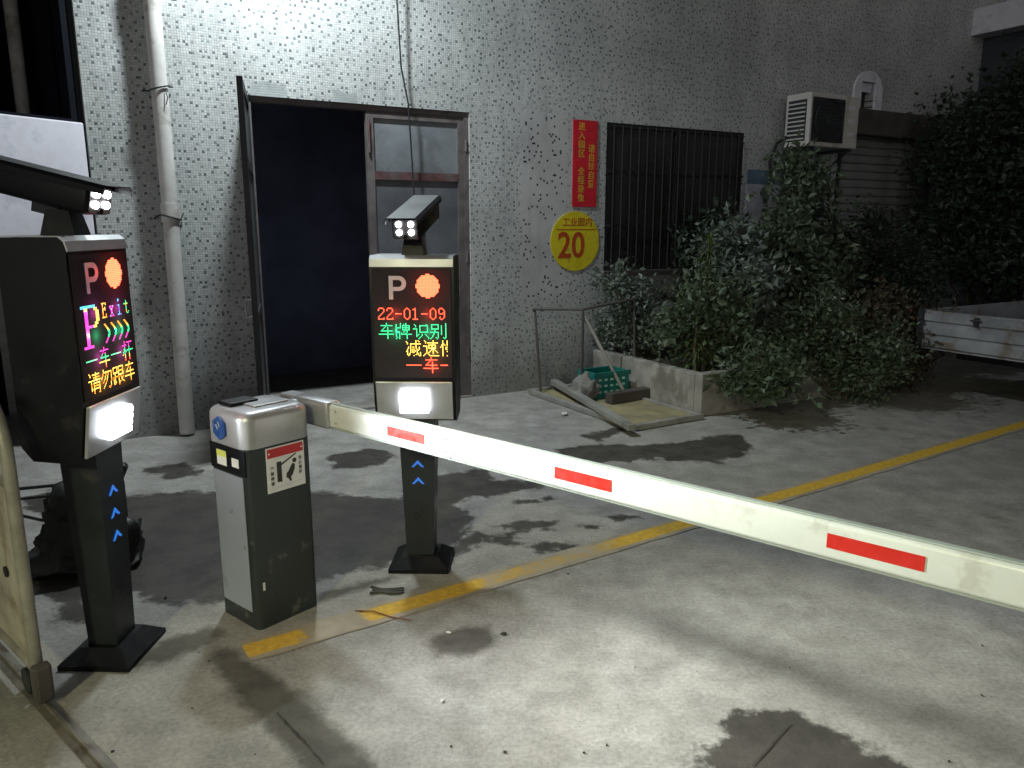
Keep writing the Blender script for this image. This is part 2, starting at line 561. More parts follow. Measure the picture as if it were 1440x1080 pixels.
M['board'] = weathered('yellowed_board', (0.30, 0.26, 0.14), 0.7, 0, 0.3, 5, (0.18, 0.16, 0.13), 0.6, 0.2)
M['ally'] = weathered('dull_aluminium', (0.37, 0.36, 0.33), 0.5, 0.4, 0.2, 6, (0.2, 0.19, 0.17), 0.4, 0.1)
M['junk'] = weathered('black_sheeting', (0.012, 0.012, 0.013), 0.55, 0, 0.4, 7, (0.03, 0.028, 0.025), 0.4, 0.5)
M['paper'] = weathered('paper_scrap', (0.62, 0.60, 0.58), 0.8, 0, 0.1, 20, None, 0, 0.1)
M['truck_board'] = weathered('worn_truck_sideboard', (0.33, 0.34, 0.36), 0.5, 0.35, 0.3, 3, (0.20, 0.15, 0.10), 0.5, 0.15, 4)
M['tyre'] = weathered('tyre_rubber', (0.008, 0.008, 0.008), 0.85, 0, 0.3, 10)
M['crack'] = weathered('dirt_in_crack', (0.035, 0.03, 0.026), 0.95, 0, 0.4, 30, None, 0, 0.3)
M['rail'] = weathered('worn_steel_rail', (0.22, 0.20, 0.16), 0.45, 0.6, 0.3, 10, (0.10, 0.06, 0.04), 0.5, 0.2)
M['lens'] = weathered('lens_glass', (0.01, 0.01, 0.012), 0.08, 0, 0.1, 3, None, 0, 0)
M['lamp_white'] = emit('lit_lamp_white', (0.95, 0.98, 1.0), 26.0)
M['lamp_soft'] = emit('lit_lamp_diffuser', (0.93, 0.97, 1.0), 7.0)
M['led_dot'] = emit('camera_led', (0.93, 0.96, 1.0), 30.0)
LED = {
    'r': emit('led_red', (1.0, 0.07, 0.03), 5.0), 'g': emit('led_green', (0.05, 1.0, 0.36), 1.9), 'y': emit('led_yellow', (1.0, 0.62, 0.10), 3.0),
    'o': emit('led_orange', (1.0, 0.30, 0.02), 3.2), 'm': emit('led_magenta', (1.0, 0.06, 0.55), 2.2), 'c': emit('led_cyan', (0.10, 0.75, 1.0), 1.9),
    'b': emit('led_blue', (0.18, 0.2, 1.0), 2.2), 'd': emit('led_red_disc', (1.0, 0.13, 0.055), 3.9)}


def leaf_mat(name, c1, c2, c3):
    g = G(name)
    oi = g.n('Attribute')
    oi.attribute_name = 'tint'
    f = oi.outputs['Fac']
    c = g.mix(g.ramp(f, 0.0, 0.6), c1, c2)
    c = g.mix(g.ramp(f, 0.82, 1.0), c, c3)
    g.base(c)
    g.set(Roughness=0.45, Specular_IOR_Level=0.4)
    tr = g.n('BsdfTranslucent')
    g.put(tr.inputs[0], c)
    mx = g.n('MixShader')
    mx.inputs[0].default_value = 0.25
    g.t.links.new(g.b.outputs[0], mx.inputs[1])
    g.t.links.new(tr.outputs[0], mx.inputs[2])
    g.t.links.new(mx.outputs[0], g.out.inputs['Surface'])
    return g.m


M['leaf_a'] = leaf_mat('dusty_green_leaves', (0.047, 0.074, 0.041), (0.101, 0.135, 0.081), (0.189, 0.203, 0.121))
M['leaf_b'] = leaf_mat('dark_leaves', (0.012, 0.022, 0.013), (0.027, 0.043, 0.024), (0.062, 0.07, 0.04))
M['leaf_c'] = leaf_mat('yellow_green_leaves', (0.04, 0.075, 0.02), (0.09, 0.13, 0.035), (0.20, 0.20, 0.05))
M['leaf_d'] = leaf_mat('reddish_dry_leaves', (0.039, 0.039, 0.023), (0.091, 0.072, 0.046), (0.169, 0.078, 0.046))
M['leaf_e'] = leaf_mat('pale_grey_green_leaves', (0.068, 0.088, 0.068), (0.149, 0.182, 0.149), (0.270, 0.284, 0.243))

# ------------------------------------------------------------------ ground: one sheet, finely divided near the barrier
WET = [
    # broad wet area behind the barrier housing
    [(170, 700), (235, 692), (310, 690), (440, 690), (560, 700), (600, 668), (690, 660), (700, 690), (640, 708), (672, 735), (640, 770), (560, 790), (470, 812), (330, 845), (230, 850), (160, 830), (120, 790), (110, 740)],
    [(20, 800), (60, 790), (120, 800), (125, 880), (85, 870), (60, 830)],
    # long puddle toward the planter
    [(780, 632), (840, 625), (900, 626), (960, 622), (1005, 611), (1040, 612), (1060, 625), (1045, 640), (1010, 650), (985, 652), (930, 645), (880, 650), (835, 652), (790, 642)],
    [(815, 612), (872, 601), (890, 605), (838, 620)],
    # islands of damp
    [(700, 738), (738, 730), (780, 735), (778, 745), (730, 748)], [(690, 757), (715, 752), (738, 764), (730, 770), (700, 766)],
    [(715, 705), (770, 698), (782, 703), (735, 709)], [(815, 738), (845, 740), (842, 747), (820, 745)],
    [(640, 760), (672, 748), (668, 775), (640, 785), (620, 800), (600, 790)],
    [(655, 690), (700, 676), (760, 672), (775, 682), (720, 692), (680, 705)], [(735, 770), (790, 760), (815, 768), (770, 780)], [(850, 728), (880, 722), (905, 728), (870, 736)],
    [(460, 640), (520, 630), (560, 640), (530, 655), (470, 660)], [(200, 660), (260, 650), (300, 662), (240, 675)], [(30, 700), (70, 690), (100, 705), (60, 730)],
    # foreground stain
    [(1028, 1000), (1060, 996), (1120, 1004), (1160, 1020), (1220, 1045), (1290, 1085), (1330, 1180), (1000, 1180), (975, 1090), (985, 1055), (1010, 1040), (1020, 1020)],
]
DAMP = [
    # drain band running from the housing toward the viewer
    [(300, 905), (335, 915), (345, 925), (385, 945), (440, 990), (520, 1060), (620, 1200), (520, 1200), (430, 1090), (370, 1020), (320, 975), (298, 935)],
    [(190, 925), (230, 900), (300, 880), (320, 890), (300, 905), (250, 925), (215, 940)],
    [(160, 930), (225, 905), (228, 925), (185, 950)],
    [(598, 905), (640, 880), (690, 880), (700, 905), (660, 925), (610, 925)],
    [(440, 835), (555, 808), (560, 816), (450, 848)],
]


def sdf(polys, X, Y):
    best = np.full(X.shape, 1e9)
    for poly in polys:
        p = np.array([tuple(at(*q))[:2] for q in poly])
        d = np.full(X.shape, 1e9)
        ins = np.zeros(X.shape, bool)
        for i in range(len(p)):
            a, b = p[i], p[(i + 1) % len(p)]
            e = b - a
            t = np.clip(((X - a[0]) * e[0] + (Y - a[1]) * e[1]) / max(e @ e, 1e-9), 0, 1)
            d = np.minimum(d, np.hypot(X - a[0] - t * e[0], Y - a[1] - t * e[1]))
            c = (a[1] > Y) != (b[1] > Y)
            xs = a[0] + (Y - a[1]) / (e[1] if abs(e[1]) > 1e-9 else 1e-9) * e[0]
            ins ^= c & (X < xs)
        best = np.minimum(best, np.where(ins, -d, d))
    return np.clip(best, -0.4, 0.6)


xs = np.concatenate([[-90, -50, -25, -12, -7], np.arange(-4.0, 4.0, 0.03), [4.5, 5.5, 7, 9, 12, 20, 40, 90]])
ys = np.concatenate([[-60, -30, -12, -5, -1.5, 0.5], np.arange(1.2, 7.0, 0.03), [7.3, 7.7, 8.2, 9, 10.5, 13, 20, 40, 90]])
GX, GY = np.meshgrid(xs, ys)
nx, ny = len(xs), len(ys)
gv = np.stack([GX.ravel(), GY.ravel(), np.zeros(nx * ny)], 1)
idx = np.arange(nx * ny).reshape(ny, nx)
gf = np.stack([idx[:-1, :-1].ravel(), idx[:-1, 1:].ravel(), idx[1:, 1:].ravel(), idx[1:, :-1].ravel()], 1)
gm = bpy.data.meshes.new('ground')
gm.from_pydata(gv.tolist(), [], gf.tolist())
gm.materials.append(M['ground'])
for nm, polys in (('wet', WET), ('damp', DAMP)):
    at_ = gm.attributes.new(nm, 'FLOAT', 'POINT')
    at_.data.foreach_set('value', sdf(polys, GX, GY).ravel().astype(np.float32))
ground = link(bpy.data.objects.new('ground', gm))
tag(ground, 'stained grey concrete yard, wet in patches', 'ground', kind='structure')


def ribbon(pts, w, z, jitter=0.0):
    """a thin flat strip over the ground"""
    V, Fc = [], []
    for i, p in enumerate(pts):
        q = pts[min(i + 1, len(pts) - 1)] - pts[max(i - 1, 0)]
        s = Vector((-q.y, q.x, 0)).normalized() * (w / 2 * (1 + random.uniform(-jitter, jitter)))
        V += [p + s + Vector((0, 0, z)), p - s + Vector((0, 0, z))]
        if i:
            k = 2 * i
            Fc.append((k - 2, k - 1, k + 1, k))
    return V, Fc


def wander(a, b, n, amp):
    q = (b - a)
    s = Vector((-q.y, q.x, 0)).normalized()
    return [a + q * (i / n) + s * (random.uniform(-amp, amp) if 0 < i < n else 0) for i in range(n + 1)]


for p0, p1, w_, n_ in (((390, 1003), (425, 1040), 0.006, 10), ((425, 1040), (455, 1075), 0.004, 10), ((1112, 1018), (1058, 1078), 0.005, 5)):
    V, Fc = ribbon(wander(at(*p0), at(*p1), n_, 0.0025), w_, 0.004, 0.6)
    raw('crack', V, Fc, M['crack'], ground)

# yellow lane line: local x runs along the line from its near end
L0, L1 = at(345, 918), at(1440, 597)
ld = (L1 - L0).normalized()
V, Fc = [], []
LW = 0.165
for i in range(61):
    x = 7.5 * i / 60
    j = random.uniform(-0.006, 0.006)
    V += [(x, -LW / 2 + j, 0), (x, LW / 2 + j * 0.5, 0)]
    if i:
        k = 2 * i
        Fc.append((k - 2, k, k + 1, k - 1))
line = raw('lane_line', V, Fc, M['line'])
line.location = (L0.x, L0.y, 0.004)
line.rotation_euler = (0, 0, math.atan2(ld.y, ld.x))
tag(line, 'worn yellow lane line painted across the concrete yard', 'road marking', kind='structure')

# ------------------------------------------------------------------ factory building
bld = root('factory_building', 'old factory building faced in white mosaic with scattered dark tiles', 'building', W(0), WROT)
TH = 0.24
U0, U1, HT = -0.5, 14.0, 7.0
OPEN = [(0.62, 2.58, 0.0, 2.64), (4.12, 6.03, 1.17, 2.65), (7.62, 9.55, 0.0, 2.80), (7.93, 8.20, 3.02, 3.36)]


def wall_mesh(u0, u1, z0, z1, opens, y0, y1):
    us = sorted({u0, u1, *[o[0] for o in opens], *[o[1] for o in opens]})
    zs = sorted({z0, z1, *[o[2] for o in opens], *[o[3] for o in opens]})
    bm = bmn()
    vc = {}

    def vt(*p):
        k = tuple(round(c, 5) for c in p)
        if k not in vc:
            vc[k] = bm.verts.new(p)
        return vc[k]

    def solid(i, j):
        if not (0 <= i < len(us) - 1 and 0 <= j < len(zs) - 1):
            return False
        c = ((us[i] + us[i + 1]) / 2, (zs[j] + zs[j + 1]) / 2)
        return not any(o[0] < c[0] < o[1] and o[2] < c[1] < o[3] for o in opens)
    for i in range(len(us) - 1):
        for j in range(len(zs) - 1):
            if not solid(i, j):
                continue
            a, b, c, d = us[i], us[i + 1], zs[j], zs[j + 1]
            bm.faces.new([vt(a, y0, c), vt(b, y0, c), vt(b, y0, d), vt(a, y0, d)])
            bm.faces.new([vt(a, y1, c), vt(a, y1, d), vt(b, y1, d), vt(b, y1, c)])
            if not solid(i - 1, j):
                bm.faces.new([vt(a, y0, c), vt(a, y0, d), vt(a, y1, d), vt(a, y1, c)])
            if not solid(i + 1, j):
                bm.faces.new([vt(b, y0, c), vt(b, y1, c), vt(b, y1, d), vt(b, y0, d)])
            if not solid(i, j - 1):
                bm.faces.new([vt(a, y0, c), vt(a, y1, c), vt(b, y1, c), vt(b, y0, c)])
            if not solid(i, j + 1):
                bm.faces.new([vt(a, y0, d), vt(b, y0, d), vt(b, y1, d), vt(a, y1, d)])
    return bm


build('wall', wall_mesh(U0, U1, -0.05, HT, OPEN, 0.0, TH), M['mosaic'], bld)
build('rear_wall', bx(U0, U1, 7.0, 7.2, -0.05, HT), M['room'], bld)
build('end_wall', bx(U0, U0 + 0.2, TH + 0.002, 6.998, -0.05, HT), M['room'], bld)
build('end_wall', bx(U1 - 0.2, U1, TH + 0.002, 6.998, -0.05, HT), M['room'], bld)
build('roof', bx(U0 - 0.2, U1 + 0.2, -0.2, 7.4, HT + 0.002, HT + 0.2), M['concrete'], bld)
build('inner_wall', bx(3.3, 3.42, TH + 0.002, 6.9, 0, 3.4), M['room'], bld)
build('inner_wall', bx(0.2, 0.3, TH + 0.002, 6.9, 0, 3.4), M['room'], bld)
build('inner_wall', bx(0.3, 3.3, 2.1, 2.2, 0, 3.4), M['room_lit'], bld)
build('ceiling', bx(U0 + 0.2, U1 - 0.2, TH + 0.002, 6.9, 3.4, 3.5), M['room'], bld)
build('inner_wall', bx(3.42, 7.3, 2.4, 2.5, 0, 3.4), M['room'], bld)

# door frame, open half and closed half
fr = build('door_frame', bx(0.62, 0.665, 0.02, 0.10, 0, 2.64), M['rust_frame'], bld)
build('door_frame', bx(2.535, 2.58, 0.02, 0.10, 0, 2.64), M['rust_frame'], bld)
build('door_frame', bx(0.665, 2.535, 0.02, 0.10, 2.595, 2.64), M['rust_frame'], bld)
leaf = bpy.data.objects.new('closed_door_leaf', None)
link(leaf, bld)
leaf['label'] = 'closed door leaf with dusty panes'
build('stile', bx(1.61, 1.675, 0.03, 0.075, 0.02, 2.593), M['rust_frame'], leaf)
build('stile', bx(2.475, 2.533, 0.03, 0.075, 0.02, 2.593), M['rust_frame'], leaf)
build('rail', bx(1.675, 2.475, 0.03, 0.075, 2.54, 2.593), M['rust_frame'], leaf)
build('rail', bx(1.675, 2.475, 0.026, 0.075, 2.03, 2.10), M['red_rail'], leaf)
build('rail', bx(1.675, 2.475, 0.03, 0.075, 0.95, 1.02), M['rust_frame'], leaf)
build('rail', bx(1.675, 2.475, 0.03, 0.075, 0.02, 0.12), M['rust_frame'], leaf)
build('pane', bx(1.675, 2.475, 0.048, 0.056, 2.10, 2.54), M['dusty_glass'], leaf)
build('panel', bx(1.675, 2.475, 0.046, 0.058, 1.02, 2.03), M['dull_sheet'], leaf)
build('panel', bx(1.675, 2.475, 0.046, 0.058, 0.12, 0.95), M['dull_sheet'], leaf)
for z in (0.4, 1.3, 2.3):
    build('hinge', tube(bmn(), [(2.55, 0.015, z), (2.55, 0.015, z + 0.1)], 0.011, 8), M['rust_frame'], leaf)
build('bolt', tube(bmn(), [(1.63, 0.016, 2.25), (1.63, 0.016, 2.52)], 0.011, 8), M['red_rail'], leaf)
# the open half swings out past square
ol = bpy.data.objects.new('open_door_leaf', None)
link(ol, bld)
ol.location = (0.625, -0.005, 0)
ol.rotation_euler = (0, 0, R(-103.5))
ol['label'] = 'open door leaf seen edge-on'
LWD = 0.94
build('stile', bx(0.0, 0.06, -0.02, 0.02, 0.04, 2.62), M['dark_steel'], ol)
build('stile', bx(LWD - 0.06, LWD, -0.02, 0.02, 0.04, 2.62), M['dark_steel'], ol)
for z0, z1 in ((0.04, 0.12), (0.95, 1.02), (2.03, 2.10), (2.55, 2.62)):
    build('rail', bx(0.06, LWD - 0.06, -0.02, 0.02, z0, z1), M['dark_steel'], ol)
for z0, z1 in ((0.12, 0.95), (1.02, 2.03), (2.10, 2.55)):
    build('panel', bx(0.06, LWD - 0.06, -0.007, 0.007, z0, z1), M['dull_sheet'], ol)
bm = bmn()
tube(bm, [(LWD - 0.03, -0.02, 1.0), (LWD - 0.03, -0.06, 1.0), (LWD - 0.03, -0.06, 1.12), (LWD - 0.03, -0.02, 1.12)], 0.008, 8)
build('handle', bm, M['silver'], ol)
build('threshold', bx(0.62, 2.58, 0.0, TH, 0.0, 0.018), M['concrete'], bld)

# barred window
win = bpy.data.objects.new('barred_window', None)
link(win, bld)
win.location = (0, -0.042, 0)
win['label'] = 'dark window behind upright bars'
for a in (bx(4.12, 4.16, 0.05, 0.11, 1.17, 2.65), bx(5.99, 6.03, 0.05, 0.11, 1.17, 2.65), bx(4.16, 5.99, 0.05, 0.11, 1.17, 1.21),
          bx(4.16, 5.99, 0.05, 0.11, 2.61, 2.65), bx(5.05, 5.09, 0.05, 0.11, 1.21, 2.61)):
    build('frame', a, M['window_black'], win)
build('pane', bx(4.16, 5.05, 0.08, 0.086, 1.21, 2.61), M['dark_glass'], win)
build('pane', bx(5.09, 5.99, 0.08, 0.086, 1.21, 2.61), M['dark_glass'], win)
b0 = build('bar', tube(bmn(), [(4.2, 0.02, 1.19), (4.2, 0.02, 2.63)], 0.008, 6), M['window_black'], win)
for i in range(1, 17):
    inst('bar', b0, win, (i * 0.108, 0, 0))
build('cross_bar', bx(4.12, 6.03, 0.028, 0.034, 1.62, 1.65), M['window_black'], win)
build('cross_bar', bx(4.12, 6.03, 0.028, 0.034, 2.16, 2.19), M['window_black'], win)
build('sill', bx(4.08, 6.07, -0.03, 0.04, 1.13, 1.168), M['box_brown'], win)

# painted strip of wall between window and shutter
build('painted_dado', bx(6.10, 7.52, -0.008, -0.002, 0.0, 2.10), M['dado'], bld)
build('painted_band', bx(6.10, 7.52, -0.009, -0.002, 2.102, 2.26), M['dado_blue'], bld)

# small arched vent opening
bm = bmn()
arc = [(7.80, 2.98), (7.80, 3.25)] + [(8.065 + 0.265 * math.cos(a), 3.25 + 0.24 * math.sin(a)) for a in [math.pi - k * math.pi / 12 for k in range(1, 12)]] + [(8.33, 3.25), (8.33, 2.98)]
inn = [(8.20, 2.98), (8.20, 3.36), (7.93, 3.36), (7.93, 2.98)]
prism(bm, arc + inn, 'y', -0.03, -0.002)
build('vent_surround', bm, M['plaster'], bld)
build('vent_pane', bx(7.93, 8.20, 0.12, 0.13, 3.02, 3.36), M['dark_glass'], bld)
build('vent_board', bx(7.94, 8.19, 0.03, 0.05, 3.25, 3.36), M['plaster'], bld)

# roller shutter
sh = bpy.data.objects.new('roller_shutter', None)
link(sh, bld)
sh['label'] = 'grey roller shutter of horizontal slats'
prof = [(0.06, 0.0), (0.04, 0.012), (0.035, 0.045), (0.04, 0.085), (0.06, 0.098), (0.07, 0.098), (0.07, 0.0)]
bm = bmn()
prism(bm, prof, 'x', 7.70, 9.47)
s0 = build('slat', bm, M['shutter'], sh)
for i in range(1, 28):
    inst('slat', s0, sh, (0, random.uniform(-0.003, 0.003), i * 0.1))
build('guide', bx(7.62, 7.70, 0.0, 0.12, 0, 2.8), M['dark_steel'], sh)
build('guide', bx(9.47, 9.55, 0.0, 0.12, 0, 2.8), M['dark_steel'], sh)
build('shutter_box', bx(7.55, 9.75, -0.16, -0.003, 2.72, 3.02, 0.01), M['box_brown'], sh)
# projecting beam high on the wall
build('canopy_beam', bx(10.1, 13.9, -3.6, -0.003, 4.12, 4.45), M['plaster'], bld)
build('side_wing', bx(10.4, 13.8, -3.4, -0.003, 0, 4.118), M['room'], bld)

# ------------------------------------------------------------------ gatehouse at the corner
ed = Vector((-math.sin(R(31)), -math.cos(R(31)), 0))
gh_rot = math.atan2(-ed.y, -ed.x)          # local x points back to the corner
gh = root('gatehouse', 'dark gatehouse with white plaster parapet at the mosaic wall corner', 'building', W(-0.5, 0.0) + ed * 3.0, gh_rot)
build('parapet', bx(0, 2.985, 0.0, 0.22, 1.50, 2.36, 0.01), M['plaster'], gh)
build('pier', bx(2.80, 2.984, 0.03, 0.22, 0.0, 1.498), M['concrete'], gh)
build('lintel', bx(0, 2.985, 0.0, 0.22, 4.2, 5.5), M['plaster'], gh)
build('window_frame', bx(2.93, 2.985, 0.05, 0.15, 2.362, 4.198), M['pitch'], gh)
build('window_frame', bx(0.0, 2.93, 0.05, 0.15, 2.362, 2.385), M['pitch'], gh)
build('window_frame', bx(1.40, 1.46, 0.05, 0.15, 2.40, 4.198), M['dark_steel'], gh)
build('pane', bx(0.0, 1.40, 0.10, 0.106, 2.40, 4.198), M['dark_glass'], gh)
build('back_wall', bx(0, 2.985, 1.6, 1.7, 0, 5.5), M['pitch'], gh)
build('roof', bx(0, 2.985, 0.22, 1.6, 5.3, 5.5), M['pitch'], gh)
build('side_wall', bx(-0.1, 0, 0.0, 1.7, 0, 5.5), M['pitch'], gh)
build('side_wall', bx(2.945, 2.984, 0.221, 1.599, 1.50, 5.298), M['pitch'], gh)
build('column', tube(bmn(), [(2.80, 0.42, 0), (2.80, 0.42, 5.3)], 0.045, 16), M['concrete'], gh, True)

# ------------------------------------------------------------------ down pipe
pp = root('drain_pipe', 'tall grey-white drain pipe tied to the mosaic wall', 'pipe', W(-0.02, 0.11), WROT)
build('pipe', tube(bmn(), [(0.0, 0, 0.02), (0.012, 0, 1.2), (0.018, 0, 1.75), (0.015, 0, 5.5)], 0.058, 20), M['pvc'], pp, True)
build('socket', tube(bmn(), [(0.016, 0, 1.66), (0.018, 0, 1.80)], 0.066, 20), M['pvc'], pp, True)
build('socket', tube(bmn(), [(0.016, 0, 3.3), (0.016, 0, 3.44)], 0.066, 20), M['pvc'], pp, True)
for z, s in ((2.62, 1), (1.70, -1)):
    pts = [(0.017 + 0.074 * math.cos(a), 0.069 * math.sin(a), z + s * 0.02 * math.cos(a)) for a in [R(-200 + 11 * k) for k in range(21)]]
    pts = [(-0.09, 0.10, z - 0.01)] + pts + [(0.12, 0.09, z + 0.03)]
    build('wire_tie', tube(bmn(), pts, 0.006, 6), M['wire'], pp, True)
build('wire_tie', tube(bmn(), [(0.05, -0.06, 2.60), (0.06, -0.075, 2.55), (0.045, -0.07, 2.50)], 0.004, 6), M['wire'], pp)

# hanging cable over the door
pts = [W(1.86, 0.12, 4.6), W(1.87, 0.10, 3.5), W(1.90, 0.08, 2.95), W(1.965, 0.06, 2.66), W(1.99, 0.05, 2.2), W(2.01, 0.04, 1.8), W(2.02, 0.03, 1.2)]
cb = build('hanging_cable', tube(bmn(), pts, 0.008, 6), M['wire'], None, True)
tag(cb, 'thin black cable hanging down across the closed door leaf', 'cable')

# ------------------------------------------------------------------ signs on the wall
sg = root('banner_sign', 'narrow red upright banner with gold characters beside the barred window', 'sign', W(3.855, 0.0, 1.82), WROT)
build('board', bx(-0.145, 0.145, -0.012, -0.002, 0, 0.83), M['sign_red'], sg)
for i, ch in enumerate('进入园区 全程录像'):
    if ch != ' ':
        text_mesh('lettering', ch, 0.083, M['gold_print'], sg, Matrix.Translation((-0.045, -0.0135, 0.765 - i * 0.0855)) @ FRONT, 0.0005)
for i, ch in enumerate('请自珍自爱'):
    text_mesh('lettering', ch, 0.083, M['gold_print'], sg, Matrix.Translation((0.075, -0.0135, 0.56 - i * 0.0855)) @ FRONT, 0.0005)
sg = root('disc_sign', 'round yellow disc numbered 20 stuck on the wall under the banner', 'sign', W(3.755, 0.0, 1.48), WROT)
bm = bmn()
prism(bm, [(0.295 * math.cos(2 * math.pi * k / 64), 0.295 * math.sin(2 * math.pi * k / 64)) for k in range(64)], 'y', -0.009, -0.002)
build('disc', bm, M['sign_yellow'], sg)
text_mesh('lettering', '工业园内', 0.092, M['brown_print'], sg, Matrix.Translation((0.02, -0.0105, 0.185)) @ FRONT, 0.0006)
build('rule', bx(-0.23, 0.245, -0.0115, -0.0085, 0.115, 0.122), M['brown_print'], sg)
text_mesh('lettering', '20', 0.36, M['brown_print'], sg, Matrix.Translation((-0.05, -0.0105, -0.05)) @ FRONT @ Matrix.Diagonal((0.92, 1.0, 1, 1)), 0.006)

# ------------------------------------------------------------------ air conditioner
ac = root('air_conditioner', 'aged white air conditioner outdoor unit on a wall bracket', 'air conditioner', W(6.53, 0.12, 2.50), WROT)
build('casing', bx(0, 0.82, -0.34, 0, 0, 0.57, 0.012), M['ac_white'], ac)
build('front_grille', bx(0.03, 0.56, -0.347, -0.341, 0.05, 0.52), M['dark_steel'], ac)
for i in range(12):
    if i == 0:
        gb = build('grille_bar', bx(0.03, 0.56, -0.356, -0.348, 0.06, 0.068), M['dark_steel'], ac)
    else:
        inst('grille_bar', gb, ac, (0, 0, i * 0.038))
bm = bmn()
tube(bm, [(0.295 + 0.225 * math.cos(a), -0.36, 0.285 + 0.225 * math.sin(a)) for a in [2 * math.pi * k / 28 for k in range(29)]], 0.006, 6)
build('fan_ring', bm, M['dark_steel'], ac)
build('fan_hub', tube(bmn(), [(0.295, -0.362, 0.285), (0.295, -0.348, 0.285)], 0.05, 16), M['dark_steel'], ac)
build('side_grille', bx(-0.006, -0.001, -0.29, -0.04, 0.06, 0.5), M['dark_steel'], ac)
for i in range(9):
    if i == 0:
        gb = build('louvre', bx(-0.016, -0.007, -0.28, -0.05, 0.075, 0.09), M['ac_white'], ac)
    else:
        inst('louvre', gb, ac, (0, 0, i * 0.047))
for z in (0.42, 0.28, 0.13):
    build('label_plate', bx(0.64, 0.74, -0.343, -0.3405, z, z + 0.045), M['grey_print'], ac)
for x in (0.12, 0.68):
    bm = bx(x, x + 0.035, -0.36, 0.118, -0.04, -0.004)
    bx(x, x + 0.035, 0.085, 0.118, -0.34, -0.04, bm=bm)
    tube(bm, [(x + 0.017, -0.30, -0.04), (x + 0.017, 0.09, -0.32)], 0.012, 6)
    build('bracket', bm, M['dark_steel'], ac)
for k in range(2):
    build('hose', tube(bmn(), [(0.0 - k * 0.02, -0.05, 0.12), (-0.10 - k * 0.03, 0.0, 0.05), (-0.14 - 0.02 * k, 0.05, -0.15), (-0.10, 0.07, -0.32), (-0.17 - 0.05 * k, 0.06, -0.5), (-0.12, 0.06, -0.8)], 0.014, 8), M['wire'], ac, True)

# ------------------------------------------------------------------ wall flood lamp above the door, out of the picture; its wash shows on the wall
fl = root('wall_flood_lamp', 'lit wall flood lamp fixed high above the factory door', 'lamp', W(0.85, 0.0, 4.75), WROT)
fl_head = build('housing', bx(-0.17, 0.17, -0.92, -0.78, -0.05, 0.13, 0.012), M['dark_steel'], fl)
build('arm', tube(bmn(), [(0, -0.003, 0.05), (0, -0.79, 0.07)], 0.018, 8), M['dark_steel'], fl)
build('lens', bx(-0.15, 0.15, -0.905, -0.795, -0.062, -0.052), M['lamp_soft'], fl)
ld_ = bpy.data.lights.new('flood_light', 'AREA')
ld_.shape = 'RECTANGLE'
ld_.size, ld_.size_y = 0.30, 0.11
ld_.energy = 150
ld_.color = (0.87, 0.97, 1.0)
lo = bpy.data.objects.new('flood_light', ld_)
link(lo, fl)
lo.location = (0, -0.85, -0.075)
lo.rotation_euler = (R(14), 0, 0)

# yard lamp on a mast behind the viewer, it lights the near ground and the gate
ym = root('yard_lamp', 'yard lamp on a steel mast standing behind the viewer', 'lamp', (-2.6, -4.0, 0), 0)
build('mast', tube(bmn(), [(0, 0, 0), (0, 0, 4.2)], [0.07, 0.05], 12), M['dark_steel'], ym, True)
hd = build('lamp_head', bx(-0.16, 0.16, 0.0, 0.34, 4.15, 4.25, 0.02), M['dark_steel'], ym)
build('lamp_glass', bx(-0.13, 0.13, 0.04, 0.30, 4.135, 4.148), M['lamp_soft'], ym)
sp = bpy.data.lights.new('yard_light', 'SPOT')
sp.energy = 1500
sp.color = (1.0, 0.97, 0.54)
sp.spot_size, sp.spot_blend = R(46), 1.0
sp.shadow_soft_size = 0.2
so = bpy.data.objects.new('yard_light', sp)
link(so, ym)
so.location = (0, 0.17, 4.1)
so.rotation_euler = (Vector((-0.1, 1.75, 0)) - Vector((-2.6, -3.83, 4.1))).to_track_quat('-Z', 'Y').to_euler()

